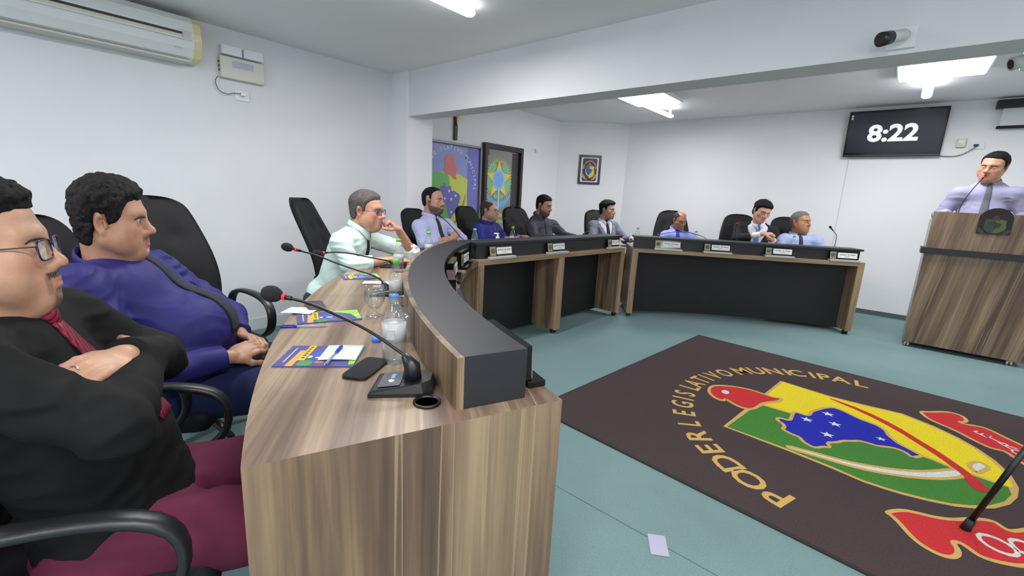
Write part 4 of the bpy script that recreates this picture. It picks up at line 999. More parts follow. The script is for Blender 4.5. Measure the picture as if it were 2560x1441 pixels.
pen((-1.485, .728), (-1.575, .600), ZT, 'clear pen with a blue end lying bare on the desk between the two brochures')
def phone(c, ang, label, w=.072, l=.148, body=(22, 22, 24)):
    t = empty('smartphone', (c[0], c[1], ZT), ang, label, 'phone')
    mb = MB(); pts = []
    for k in range(64):
        a = 2*math.pi*(k+.5)/64; cc, s = math.cos(a), math.sin(a); sc = (abs(cc)**7+abs(s)**7)**(-1/7); pts.append((cc*sc*w/2, s*sc*l/2))
    mb.prism(pts, .0, .0085).build('body', mat('phone_body_%d' % body[0], body, .35), t)
    MB().prism([(p[0]*.95, p[1]*.97) for p in pts], .0085, .0091).build('screen', mat('phone_screen', (26, 27, 30), .12, noise=.25, nscale=30), t)
phone((-1.049, .622), 31, 'black smartphone lying by the near microphone base')
phone((-1.775, .825), 71, 'dark smartphone with a pale edge lying beyond the second brochure', body=(96, 88, 78))

# ------------------------------------------------------------------ air conditioner and devices on the left wall
ACW, ACD = mat('ac_white_plastic', (226, 229, 230), .22), mat('ac_dark_louvre', (46, 46, 46), .5); ACY_ = mat('ac_yellowed_plastic', (222, 210, 160), .35); ACG = mat('ac_grey_panel', (196, 198, 200), .35)
ac = empty('air_conditioner', (X0, .53, 2.09), 0, 'white split air conditioner with a yellowed end high on the left wall', 'air conditioner')
L_ = 1.10
prof = [(0, .0), (.115, .0), (.165, .018), (.205, .07), (.222, .12), (.222, .165), (.205, .235), (.17, .275), (.12, .285), (0, .285)]
def extr(prof, y0, y1):
    n = len(prof); vs = [(x, y0, z) for x, z in prof]+[(x, y1, z) for x, z in prof]
    return vs, [tuple(range(n)), tuple(reversed([n+k for k in range(n)]))]+[(k, n+k, n+(k+1) % n, (k+1) % n) for k in range(n)]
MB().add(*extr(prof, -L_/2, L_/2-.03)).build('casing', ACW, ac)
MB().add(*extr([(x*.99, z*.985+.002) for x, z in prof], L_/2-.03, L_/2+.015)).build('end_cap', ACY_, ac)
R_ = Matrix.Rotation(rad(12), 3, 'Y')
MB().box((.224, -.02, .142), (.016, L_-.16, .045)).build('outlet_recess', ACD, ac)
MB().box((.232, -.02, .163), (.014, L_-.15, .007)).build('louvre_blade', ACW, ac); MB().box((.233, -.02, .120), (.020, L_-.15, .006)).build('louvre_lip', ACW, ac)
MB().box((.229, -.02, .134), (.012, L_-.165, .022), R_).build('louvre_flap', mat('ac_beige_flap', (204, 202, 186), .4), ac)
for k in range(9): MB().box((.229, -.47+k*.11, .151), (.012, .006, .016)).build('louvre_fin', ACD, ac)
MB().box((.222, L_/2-.085, .145), (.012, .08, .06)).build('display_window', ACG, ac)
MB().box((.200, L_/2-.12, .062), (.004, .05, .010), Matrix.Rotation(rad(30), 3, 'Y')).build('maker_badge', ACG, ac)
MB().box((.085, -.02, -.003), (.14, L_-.06, .010)).build('bottom_grille', mat('ac_beige_underside', (206, 204, 194), .5), ac)
rt = empty('signal_router', (X0, 1.405, 2.05), 0, 'cream wall router with a grey label on the left wall', 'router')
MB().box((.03, 0, .075), (.055, .31, .155), bev=.006).build('casing', mat('router_cream', (214, 214, 204), .45), rt)
MB().box((.058, .0, .105), (.003, .15, .05)).build('front_label', mat('router_grey_label', (178, 182, 192), .4), rt)
MB().tube([(.058, -.05, .100), (.058, .04, .100)], .0, 4)
for k in range(3): MB().box((.025, -.156, .05+.03*k), (.02, .006, .014)).build('port', ACD, rt)
el_ = empty('emergency_lamp', (X0, 1.41, 2.215), 0, 'two-block white emergency lamp glaring just above the wall router', 'emergency lamp')
EM = mat('emergency_lamp_clear', (236, 238, 248), .12, spec=.8)
for s in (-1, 1):
    b_ = MB().box((.035, s*.076, .032), (.06, .14, .066), bev=.006).build('lamp_block', EM, el_)
    for k in range(3): MB().box((.066, s*.076, .012+.02*k), (.003, .125, .007)).build('reflector_strip', LW, b_)
ol = empty('wall_socket', (X0, 1.40, 1.94), 0, 'white wall socket with a plug below the cream router', 'socket')
MB().box((.006, 0, 0), (.012, .10, .075), bev=.003).build('plate', LW, ol); MB().box((.028, 0, .01), (.035, .034, .028), bev=.004).build('plug', mat('plug_white', (226, 228, 230), .3), ol)
cb = MB().tube([Vector(p) for p in spline([(.03, -.165, .11), (.03, -.185, .07), (.03, -.165, .01), (.03, -.11, -.008), (.03, -.07, .006), (.04, -.01, .012)], 6)], .003, 6).build('power_cable', mat('cable_grey', (92, 94, 98), .5), None, True)
cb.location = (X0, 1.40, 1.94); props(cb, 'thin grey cable looping from the router to the wall socket', 'cable')
sw = empty('floor_socket', (X0, 2.02, .40), 0, 'small white socket low on the left wall by the microphone foam', 'socket'); MB().box((.006, 0, 0), (.012, .11, .075), bev=.003).build('plate', LW, sw); MB().box((.014, 0, 0), (.006, .03, .03)).build('receptacle', ACG, sw)

# ------------------------------------------------------------------ doors with the printed glass
DK = mat('dark_door_frame', (52, 44, 42), .45); GREYF = mat('grey_door_frame', (120, 122, 128), .4, metal=.3)
BLUEF = mat('blue_door_film', (124, 126, 200), .22, noise=.05, nscale=2); LILF = mat('pale_blue_film', (150, 160, 214), .22); GLASSD = mat('grey_glass_door', (138, 144, 140), .18, noise=.06, nscale=1.5)
door1 = empty('door_1', (XD, 4.05, 0), 0); door1['kind'] = 'structure'
MB().box((.02, -.0, .94), (.03, 1.02, 1.88)).build('pane', BLUEF, door1)
MB().box((.037, -.115, .94), (.004, .79, 1.86)).build('pale_field', LILF, door1)
for y in (-.53, .53): MB().box((.03, y, .95), (.06, .035, 1.90)).build('door_frame', GREYF, door1)
MB().box((.03, 0, 1.905), (.06, 1.09, .03)).build('door_frame', GREYF, door1)
def door_plane(f):       # prints on a wall parallel to y: mesh drawn in (y, z) then stood up
    return f
class DoorPrint:
    """collects flat prints drawn in (y, z) on a plane at x"""
    def __init__(s, parent, x, oy): s.p = parent; s.x = x; s.oy = oy
    def M(s): return Matrix(((0, 0, 1, s.x), (1, 0, 0, -s.oy), (0, 1, 0, 0), (0, 0, 0, 1)))
    def poly(s, nm, pts, m, l=1):
        o = MB().prism(pts, 0, .0008*l).build(nm, m, s.p); o.data.transform(s.M()); return o
    def txt(s, nm, t, y, z, size, m, ang=0., l=1, **k):
        return text(nm, t, size, m, s.p, s.M()@Matrix.Translation((y, z, .0008*l))@Matrix.Rotation(ang, 4, 'Z'), **k)
def fm(n, c): return mat('door_print_'+n, c, .3)
D_Y, D_G, D_B, D_R, D_W, D_O = fm('yellow', (206, 214, 98), ), fm('green', (112, 184, 100)), fm('violet', (116, 112, 184)), fm('coral', (208, 122, 118)), fm('white', (216, 224, 240)), fm('tan', (176, 132, 78))
dp = DoorPrint(door1, .040, 4.05)
def dtf(p): return (4.02+(p[0]+1.2)*.60, 1.53+(p[1]+.88)*.80)
for nm, key, m_, l, s_ in (('yellow_field', 'yellow', D_Y, 1, 1), ('green_field', 'green', D_G, 2, 1), ('country_map', 'map', D_B, 3, 1), ('sabre', 'sabre', D_W, 3, 2), ('sword', 'sword', D_O, 4, 1), ('cap', 'cap', D_R, 4, 2), ('ribbon', 'ribL', D_R, 1, 2), ('ribbon', 'ribR', D_R, 1, 2)):
    dp.poly(nm, [dtf(p) for p in smooth_poly(RUG[key], s_)], m_, l)
for (u, v) in RUG['stars']:
    cy_, cz_ = dtf((u, v)); dp.poly('star', [(cy_+(.026 if k % 2 == 0 else .011)*math.sin(math.pi*k/5), cz_+(.026 if k % 2 == 0 else .011)*math.cos(math.pi*k/5)) for k in range(10)], D_W, 4)
msg = 'PODER LEGISLATIVO MUNICIPAL'
for i, ch in enumerate(msg):
    if ch == ' ': continue
    a = rad(188-196*i/(len(msg)-1)); dp.txt('letter', ch, 4.03+.445*math.cos(a), 1.40+.445*math.sin(a), .075, D_W, a-math.pi/2, l=2, bold=.012)
door2 = empty('door_2', (XD, 5.07, 0), 0); door2['kind'] = 'structure'
for y in (-.395, .395): MB().box((.035, y, .96), (.07, .055, 1.92)).build('door_frame', DK, door2)
MB().box((.035, 0, 1.955), (.07, .845, .07)).build('door_frame', DK, door2)
MB().box((.022, -.085, .955), (.02, .565, 1.89)).build('glass_leaf', GLASSD, door2)
MB().box((.010, .29, .955), (.01, .16, 1.9)).build('dark_side_gap', mat('door_gap_dark', (70, 66, 70), .6), door2)
MB().box((.04, -.35, 1.86), (.02, .05, .07)).build('top_pivot', DK, door2)
hdl = MB().tube([(.07, .235, .66), (.07, .235, 1.13)], .011, 10).build('pull_handle', mat('handle_black', (38, 36, 38), .4), door2, True)
for z in (.74, 1.05): MB().tube([(.03, .15, z), (.07, .235, z)], .006, 8).build('handle_mount', mat('handle_black', (38, 36, 38), .4), hdl, True)
d2 = DoorPrint(door2, .033, 5.07); cyA, czA = 4.985, 1.49
E_G, E_Y, E_B, E_LB, E_O, E_RB = fm('leaf_green', (130, 198, 140)), fm('gold', (232, 214, 92)), fm('sky_blue', (120, 176, 232)), fm('pale_sky', (178, 210, 240)), fm('orange', (214, 150, 92)), fm('ribbon_blue', (108, 176, 222))
for k in range(44):
    a = 2*math.pi*k/44; r0, r1 = .235, .295+.012*(k % 3)
    if -2.2 < a-math.pi*2 < -.95: continue
    ca, sa = math.cos(a), math.sin(a); w_ = .010
    d2.poly('gold_ray', [(cyA+ca*r0-sa*w_, czA+.0+sa*r0*1.12+ca*w_), (cyA+ca*r1, czA+sa*r1*1.12), (cyA+ca*r0+sa*w_, czA+sa*r0*1.12-ca*w_)], E_Y, 1)
for sd in (-1, 1):
    pts = [(cyA+sd*r*math.cos(a), czA+r*1.15*math.sin(a)) for a, r in ((-.95, .19), (-.6, .26), (-.1, .275), (.4, .265), (.8, .255), (1.15, .235), (1.3, .17), (.9, .15), (.3, .15), (-.3, .15), (-.8, .14))]
    d2.poly('wreath', smooth_poly(pts, 2), E_G, 2)
st5 = [(cyA+(.285 if k % 2 == 0 else .12)*math.sin(math.pi*k/5), czA+(.285 if k % 2 == 0 else .12)*math.cos(math.pi*k/5)) for k in range(10)]
d2.poly('star_border', [(cyA+(p[0]-cyA)*1.09, czA+(p[1]-czA)*1.09) for p in st5], E_O, 3); d2.poly('star_field', st5, E_Y, 4)
for r_, m_, l in ((.135, E_LB, 5), (.122, E_B, 6), (.112, E_LB, 7), (.102, E_B, 8)): d2.poly('roundel', [(cyA+r_*math.cos(a), czA+r_*1.15*math.sin(a)) for a in np.linspace(0, 2*math.pi, 28, endpoint=False)], m_, l)
d2.poly('ribbon', smooth_poly([(4.70, 1.30), (4.74, 1.20), (4.86, 1.10), (5.0, 1.075), (5.12, 1.10), (5.22, 1.20), (5.27, 1.30), (5.20, 1.27), (5.10, 1.19), (5.0, 1.165), (4.88, 1.19), (4.78, 1.26)], 2), E_RB, 6)
d2.poly('sword_grip', [(4.975, 1.34), (5.0, 1.34), (5.0, 1.04), (4.975, 1.04)], fm('pale', (214, 224, 212)), 7)
for sd in (-1, 1): d2.poly('leaf_spray', smooth_poly([(cyA+sd*.01, 1.26), (cyA+sd*.09, 1.29), (cyA+sd*.12, 1.24), (cyA+sd*.05, 1.20)], 2), E_G, 5)
d2.txt('lettering', 'PODER LEGISLATIVO', 4.985, .965, .062, fm('lime', (216, 222, 70)), l=2, bold=.02); d2.txt('lettering', 'MUNICIPAL', 4.985, .865, .062, fm('lime', (216, 222, 70)), l=2, bold=.02)
cr_ = empty('crucifix', (XD, 4.122, 1.955), 0, 'dark wooden crucifix with a gold figure above the blue door, its top behind the beam', 'crucifix'); CW = mat('crucifix_wood', (62, 48, 44), .5); CG = mat('crucifix_gold', (190, 164, 96), .35, metal=.7)
MB().box((.018, 0, .24), (.025, .05, .48)).build('upright', CW, cr_); MB().box((.018, 0, .36), (.024, .26, .045)).build('crossbar', CW, cr_)
fg = Field().rc((.04, 0, .30), (.04, 0, .37), .022, .028, k=.02).rc((.04, 0, .30), (.045, .004, .19), .017, .010, k=.02).el((.045, 0, .415), (.017, .017, .02), k=.01).rc((.04, .0, .37), (.036, .10, .395), .011, .008, k=.01).rc((.04, .0, .37), (.036, -.10, .395), .011, .008, k=.01)
fm_, _ = fg.mesh('figure', .006); link('figure', fm_, CG, cr_)
sn = empty('motion_sensor', (XD, 5.865, 1.975), 0, 'tiny white sensor box on the wall right of the dark glass door', 'sensor'); MB().box((.015, 0, .028), (.03, .035, .058), bev=.006).build('housing', LW, sn); MB().box((.032, 0, .012), (.003, .022, .016)).build('lens', ACG, sn)

# ------------------------------------------------------------------ framed crest on the corner wall
pc = Vector((-4.2206, 6.83, 0)); tcen = (Vector((pc.x, pc.y))-ch0).dot(cd_.normalized()); pw = ch0+cd_.normalized()*(tcen+.02)
fr_ = empty('framed_crest', (pw.x, pw.y, 1.775), cang, 'black-framed municipal crest on the corner wall', 'picture frame'); PW, PH = .375, .485
def fpart(nm, mb, m, par=fr_): return mb.build(nm, m, par)
for x in (-1, 1): fpart('frame_bar', MB().box((x*(PW/2-.016), -.014, 0), (.036, .028, PH), bev=.003), mat('frame_black', (36, 38, 48), .3))
for z in (-1, 1): fpart('frame_bar', MB().box((0, -.014, z*(PH/2-.016)), (PW-.070, .028, .036), bev=.003), mat('frame_black', (36, 38, 48), .3))
fpart('mat_board', MB().box((0, -.006, 0), (PW-.05, .008, PH-.05)), mat('mat_board_white', (226, 228, 230), .5))
FP = Matrix(((1, 0, 0, 0), (0, 0, -1, -.0105), (0, 1, 0, 0), (0, 0, 0, 1)))
def fpoly(nm, pts, m, l):
    o = MB().prism(pts, 0, .0007*l).build(nm, m, fr_); o.data.transform(FP)
rr = [(sx_*(.092)+.03*math.cos(a), sz_*(.160)+.03*math.sin(a)) for sx_, sz_, a0 in ((1, 1, 0), (-1, 1, 90), (-1, -1, 180), (1, -1, 270)) for a in np.radians(np.linspace(a0, a0+90, 5))]; fpoly('black_card', rr, mat('crest_black_card', (24, 24, 26), .4), 1)
def ftf(p): return ((p[0]+1.2)*.150, .055+(p[1]+.95)*.178)
for nm, key, c3, l, s_ in (('yellow_field', 'yellow', (234, 198, 40), 2, 1), ('green_field', 'green', (40, 98, 70), 3, 1), ('country_map', 'map', (48, 76, 190), 4, 1), ('sabre', 'sabre', (226, 240, 230), 4, 2), ('cap', 'cap', (212, 60, 58), 5, 2), ('ribbon', 'ribL', (206, 146, 140), 5, 2), ('ribbon', 'ribR', (206, 146, 140), 5, 2)):
    fpoly(nm, [ftf(p) for p in smooth_poly(RUG[key], s_)], mat('crest_'+key, c3, .4), l)
for i, ch in enumerate(msg):
    if ch == ' ': continue
    a = rad(185-190*i/(len(msg)-1)); me_ = text_mesh(ch, .028, bold=.012, depth=.0004); me_.transform(FP@Matrix.Translation((.103*math.cos(a), .028+.118*math.sin(a), .0022))@Matrix.Rotation(a-math.pi/2, 4, 'Z')); me_.materials.clear(); link('letter', me_, mat('crest_letter', (206, 210, 214), .4), fr_)

# ------------------------------------------------------------------ television, screen and wall fittings at the back
tv = empty('television', (-.235, YT, 2.225), 0, 'wall television showing 8:22 in white digits', 'television'); TVB = mat('tv_black_gloss', (18, 18, 20), .10)
Rt = Matrix.Rotation(rad(7), 3, 'X'); TWD, THT = .905, .535
MB().box((0, -.03, 0), (.30, .06, .22)).build('wall_bracket', mat('bracket_dark', (40, 40, 42), .5), tv)
MB().box((0, -.085, 0), (TWD, .045, THT), Rt, bev=.008).build('casing', TVB, tv)
MB().box(Rt@Vector((0, -.0235, .012))+Vector((0, -.085, 0)), (TWD-.05, .002, THT-.075), Rt).build('screen', mat('tv_screen', (34, 33, 44), .14, emit=(58, 56, 76), estr=.10), tv)
Mtv = Matrix.Translation((0, -.085, 0))@Rt.to_4x4()@Matrix(((1, 0, 0, -.005), (0, 0, -1, -.0255), (0, 1, 0, -.005), (0, 0, 0, 1)))
text('clock_digits', '8:22', .26, mat('tv_digit', (214, 212, 220), .5, emit=(226, 224, 232), estr=.75), tv, Mtv, bold=.035, depth=.0005, sx=1.05)
MB().box(Rt@Vector((0, -.024, -THT/2+.016))+Vector((0, -.085, 0)), (TWD-.02, .004, .016), Rt).build('glossy_strip', mat('tv_strip', (70, 70, 80), .08), tv)
for z in (.215, .185): MB().box(Rt@Vector((-TWD/2+.035, -.0255, z))+Vector((0, -.085, 0)), (.018, .0015, .022), Rt).build('sticker', LW, tv)
tc_ = MB().tube([Vector((-.62, YT-.012, 1.93)), Vector((-.615, YT-.012, 1.0)), Vector((-.612, YT-.012, .08))], .0018, 6).build('hanging_cable', mat('cable_white', (196, 202, 208), .5), None, True); props(tc_, 'thin white cable running down the wall below the television', 'cable')
tk = MB().tube([Vector(p) for p in spline([(.20, YT-.02, 1.965), (.30, YT-.02, 1.955), (.38, YT-.02, 1.965), (.44, YT-.02, 2.0), (.50, YT-.03, 2.055)], 6)], .004, 6).build('power_cable', mat('cable_dark', (70, 72, 76), .5), None, True); props(tk, 'grey power cable from the television to the wall socket', 'cable')
so_ = empty('wall_socket', (.505, YT, 2.07), 0, 'white wall socket right of the television', 'socket'); MB().box((0, -.006, 0), (.12, .012, .08), bev=.003).build('plate', LW, so_); MB().box((-.01, -.02, 0), (.04, .03, .022), bev=.004).build('plug', mat('plug_black', (30, 30, 32), .4), so_)
ls = empty('light_sensor', (.372, YT, 2.10), 0, 'small cream box on the wall between the television and the screen', 'sensor'); MB().box((0, -.02, 0), (.075, .04, .095), bev=.006).build('housing', mat('sensor_cream', (216, 214, 190), .45), ls); MB().box((0, -.042, .01), (.04, .003, .03)).build('window', LW, ls)
ps = empty('projection_screen', (1.45, YT, 0), 0, 'rolled-down white projection screen in a black case at the right edge', 'projection screen')
MB().box((0, -.06, 2.478), (1.76, .085, .085), bev=.01).build('case', mat('screen_case_black', (20, 20, 22), .4), ps)
MB().box((.01, -.055, 2.35), (1.66, .004, .20)).build('screen_sheet', mat('screen_white', (214, 220, 222), .7), ps)
MB().tube([(-.84, -.055, 2.245), (.86, -.055, 2.245)], .016, 10).build('bottom_bar', mat('screen_case_black', (20, 20, 22), .4), ps, True)

# ------------------------------------------------------------------ security cameras on the beam
CMB = mat('camera_body_white', (206, 208, 204), .35); CMH = mat('camera_hood_dark', (38, 34, 40), .3)
def cctv(x, y, z, d, label, plate=True, hood=None):
    t = empty('security_camera', (x, y, z), 0, label, 'camera', 'bullet security cameras on the beam'); d = Vector(d).normalized()
    if plate: MB().box((.0, -.010, .0), (.105, .020, .092), bev=.003).build('mount_plate', LW, t)
    a = Vector((0, -.02, .005)); b = Vector((-.005, -.06, -.005)); MB().tube([a, b], .014, 10).build('bracket', CMB, t, True)
    c = b+Vector((0, -.012, 0))
    MB().tube([c-d*.035, c-d*.02, c+d*.06], [.018, .025, .026], 14).build('barrel', CMB, t, True)
    MB().tube([c+d*.05, c+d*.10], [.029, .030], 14).build('hood', hood or CMH, t, True); MB().tube([c+d*.10, c+d*.101], .022, 14).build('lens', mat('lens_black', (8, 8, 10), .08), t)
cctv(-.135, YB0, 2.062, (-.62, -.72, -.26), 'white bullet camera with a dark hood on the front of the beam')
cctv(.36, 3.30, 2.02, (-.75, -.3, -.25), 'pale bullet camera cut by the right edge, behind the beam', plate=True, hood=CMB)
pr_ = MB().tube([Vector((.36, 3.30, 2.06)), Vector((.36, 3.30, ZB))], .012, 8).build('camera_drop_pole', CMB, None, True); props(pr_, 'thin pale pole holding the camera behind the beam', 'pole')

# ------------------------------------------------------------------ lectern
LECW = wood('walnut_lectern', (.12, 0, 1), light=.95, across=9.)
lc = empty('lectern', (.64, 5.77, 0), 0, 'tall walnut lectern with a black band and crest plaque on pale casters', 'lectern'); LWD = .82
MB().box((0, .012, .685), (LWD, .024, 1.275)).build('front_board', LECW, lc)
for s in (-1, 1): MB().box((s*(LWD/2-.012), .25, .65), (.024, .45, 1.20)).build('side_board', mat('lectern_side_pale', (176, 172, 170), .4), lc)
MB().box((0, .26, 1.255), (LWD-.05, .46, .024), Matrix.Rotation(rad(-6), 3, 'X')).build('reading_top', LECW, lc)
MB().box((0, .25, .07), (LWD-.05, .45, .024)).build('bottom_board', BLKP, lc)
MB().box((.0, .10, .957), (LWD+.06, .25, .056)).build('black_band', BLK, lc)
YEL = mat('caster_cream', (214, 208, 168), .4)
for x in (-LWD/2+.03, LWD/2-.09):
    for y in (.04, .44): caster(lc, (x, y), STEEL, YEL, 1.0)
pl = [(-.105, -.0), (.105, -.0), (.105, .135)]+[(.105*math.cos(a), .135+.095*math.sin(a)) for a in np.linspace(.2, math.pi-.2, 9)]+[(-.105, .135)]
PM = Matrix(((1, 0, 0, .0), (0, 0, -1, 0), (0, 1, 0, 1.145), (0, 0, 0, 1)))
def lpoly(nm, pts, m, z0, z1):
    o = MB().prism(pts, z0, z1).build(nm, m, lc); o.data.transform(PM); return o
lpoly('crest_plaque', pl, mat('plaque_black', (20, 15, 15), .5), 0, .006)
def ptf(p): return ((p[0]+1.2)*.125, .125+(p[1]+.95)*.105)
for nm, key, c3, l, s_ in (('yellow_field', 'yellow', (86, 92, 44), 1, 1), ('green_field', 'green', (50, 58, 52), 2, 1), ('country_map', 'map', (34, 36, 46), 3, 1), ('cap', 'cap', (70, 40, 40), 3, 2), ('ribbon', 'ribL', (62, 44, 44), 3, 2), ('ribbon', 'ribR', (62, 44, 44), 3, 2)):
    lpoly(nm, [ptf(p) for p in smooth_poly(RUG[key], s_)], mat('plaque_'+key, c3, .4), .006, .006+.0008*l)
mic((.41, 6.0, 1.275), 0, 'slim lectern microphone rising to the mouth of the standing speaker', [(0, 0, .02), (0, 0, .07), (.005, 0, .12), (.034, 0, .215), (.069, 0, .30), (.097, 0, .358)], base=False, thick=.0036)
MB().tube([(.41-.64, .23, 1.262), (.41-.64, .23, 1.30)], [.018, .010], 12).build('microphone_socket', STEEL, lc, True)

# ------------------------------------------------------------------ people
def beard_fn(kind, q):
    """0..1 density of facial hair in head coordinates"""
    x, y, z = q.T; ax = np.abs(x)
    lipcut = 1-((ax < .024) & (z < -.060) & (z > -.081) & (y > .085)).astype(float)
    mous = sstep(.034, .024, ax)*sstep(-.046, -.050, z)*sstep(-.064, -.060, z)*sstep(.07, .085, y)
    mside = sstep(.036, .031, ax)*sstep(.020, .025, ax)*sstep(-.05, -.056, z)*sstep(-.095, -.085, z)*sstep(.06, .075, y)
    chin = sstep(.030, .018, ax)*sstep(-.082, -.090, z)*sstep(.03, .05, y)
    jawl = sstep(-.048, -.066, z-.35*(np.minimum(y, .04)-.04)*-1*0)*sstep(-.145, -.125, z)*sstep(-.012, .0, y)
    side = sstep(.05, .06, ax)*sstep(.02, .012, y)*sstep(-.014, -.002, y)*sstep(.01, -.01, z)*sstep(-.08, -.06, z)
    full = np.clip(np.maximum.reduce([sstep(-.026, -.046, z+.34*np.clip(y, 0, .085))*sstep(-.150, -.128, z)*sstep(-.012, .0, y), mous, chin, side]), 0, 1)
    r = {'none': 0*x, 'mous': mous*.9, 'goatee': np.maximum(np.maximum(mous, chin*.8), np.maximum(mside*.5, full*.13)), 'stub': np.maximum(full*.28, mous*.4),
         'full': np.maximum(full*.85, np.maximum(mous*.9, chin*.9)), 'trim': np.maximum(full*.55, np.maximum(mous*.7, chin*.75))}[kind]
    return np.clip(r*lipcut, 0, 1)
def lerp(a, b, t): return np.asarray(a, float)*(1-t)+np.asarray(b, float)*t

def person(label, loc, rz, head, J, skin, hairm, shirt, h=.006, hd=None, hair=None, beard='none', fat=0., build=1., tie=None, tiew=(.034, .05, .075), tielen=.42,
           trous=None, glasses=None, jacket=None, cuff=(.95, .95), hands=(None, None), folds=.011, eyes=True, collar=True, legs=True, group='seated councillors', brow=(36, 28, 26), fseed=3, tie_top=.02, standing=False, inner=None, blush=.25, browz=0., browr=1., lipc=.55, neckr=.056, collar_r=None):
    hd = hd or {}
    root = empty('person', (loc[0], loc[1], 0), rz, label, 'person', group)
    Hc, yaw, pitch, roll, hs = np.array(head[0], float), head[1], head[2], head[3], head[4]; an = head[5] if len(head) > 5 else 1.
    Rh = euler_R(yaw, pitch, roll); D = np.array([1., an, 1.])
    def H(p): return Hc+Rh@(np.asarray(p, float)*hs*D)
    pel = np.array(J.get('pel', (0, 0, .54)), float)
    N = np.array(J.get('N', H((0, -.045, -.165))), float)
    b = build
    SR = np.array(J.get('SR', N+V3(.168*b, .01, -.045)), float); SL = np.array(J.get('SL', N+V3(-.168*b, .01, -.045)), float)
    ER, EL = np.array(J['ER'], float), np.array(J['EL'], float); WR, WL = np.array(J['WR'], float), np.array(J['WL'], float)
    up = nrm(N-pel); xr = nrm(nrm(SR-SL)-up*np.dot(nrm(SR-SL), up)); fw = np.cross(up, xr); Rs = np.stack([xr, fw, up], -1)
    L = np.linalg.norm(N-pel)
    # ---------------- skin
    B = Field()
    B.rc(pel, N-up*.05, .09, .07, k=.03); B.rc(SR, SL, .028, .028, k=.03)
    B.rc(H((0, -.028, -.045)), N-up*.03, neckr*hs, (neckr+.006)*hs+.006*fat, k=.02)
    B.sub(head_field(fat=fat, fine=h < .0055, **hd), Rh, Hc, hs, an)
    for S_, E_, W_, hn, sd in ((SR, ER, WR, hands[0], 1), (SL, EL, WL, hands[1], -1)):
        B.rc(S_, E_, .036, .036, k=.02); B.rc(E_, W_, .039, .0255, k=.02)
        if hn: hand_ops(B, W_, hn['d'], hn['n'], hn.get('side', sd), hn.get('curl', (20, 30, 20)), hn.get('spread', .02), hn.get('s', 1.), hn.get('thumb', (.6, .5)), hn.get('fl'))
        else: hand_ops(B, W_, W_-E_, (0, 0, 1), sd, (12, 18, 10))
    KR, KL = np.array(J.get('KR', (.13, .45, .50)), float), np.array(J.get('KL', (-.13, .45, .50)), float)
    AR, AL = np.array(J.get('AR', (.13, .47, .09)), float), np.array(J.get('AL', (-.13, .47, .09)), float)
    if legs:
        for s_, K_, A_ in ((1, KR, AR), (-1, KL, AL)):
            B.rc(pel+xr*.09*s_, K_, .05, .045, k=.02); B.rc(K_, A_, .04, .035, k=.02)
    me, vt = B.mesh('body', h)
    q = ((vt-Hc)@Rh)/(hs*D)
    near = (np.linalg.norm(q, axis=1) < .2)
    bd = np.where(near, beard_fn(beard, q), 0); attr(me, 'beard', bd)
    ax = np.abs(q[:, 0]); z = q[:, 2]; y = q[:, 1]
    lp = sstep(.024, .019, ax)*sstep(-.0585, -.0605, z)*sstep(-.082, -.079, z)*sstep(.083, .088, y)
    attr(me, 'lip', np.where(near, lp*lipc, 0))
    bl = np.maximum(np.exp(-((ax-.044)**2+(z+.028)**2)/.0005)*(y > .02), np.exp(-(ax**2+(z+.034)**2)/.0002)*(y > .09))
    bl = np.maximum(bl, np.exp(-((ax-.082)**2)/.0001)*(np.abs(y+.015) < .03)*(np.abs(z) < .045)*.6)
    attr(me, 'blush', np.where(near, bl*blush, 0))
    link('body', me, skin, root)
    # ---------------- shirt
    G = Field(); ft = fat
    G.el(lerp(pel, N, .70), (.165*b, .112*b+.02*ft, .20*L/.5), R=Rs, k=.04)
    G.el(lerp(pel, N, .36)+fw*(.02+.045*ft), (.160*b+.03*ft, .118*b+.055*ft, .165*L/.5), R=Rs, k=.06)
    G.el(pel+up*.02+fw*.01*ft, (.172*b+.02*ft, .135+.03*ft, .11), R=Rs, k=.06)
    G.rc(SR, SL, .052*b, .052*b, k=.045)
    Gt = Field(); Gt.ops = list(G.ops)
    for S_ in (SR, SL): G.rc(N-up*.035, S_, .044, .048*b, k=.045)
    for S_, E_, W_, cf in ((SR, ER, WR, cuff[0]), (SL, EL, WL, cuff[1])):
        G.rc(S_, E_, .058*b, .051*b, k=.04)
        G.rc(E_, lerp(E_, W_, cf), .052*b, .041 if cf > .8 else .047, k=.018, flat=True)
    if folds:
        el_pts = [ER, EL, lerp(SR, ER, .2), lerp(SL, EL, .2)]
        def fold(P, d, a=folds, sd=fseed):
            m = np.nonzero(np.abs(d) < .05)[0]
            if len(m):
                p = P[m]; wv = p+.045*np.stack([vnoise(p*7, sd+1), vnoise(p*7, sd+2), vnoise(p*7, sd+3)], -1)
                n1 = 1-2.2*np.abs(vnoise(wv*np.array([13., 13., 25.]), sd)); n2 = vnoise(wv*np.array([36., 36., 52.]), sd+9)
                n3 = vnoise(p*5, sd+17)
                nearj = sum(np.exp(-((p-e)**2).sum(1)/.010) for e in el_pts)
                d = d.copy(); d[m] = d[m]-a*(.22+.25*np.maximum(n3, 0)+.55*np.minimum(nearj, 1.2))*(.7*n1+.18*n2)
            return d
        G.mod = fold
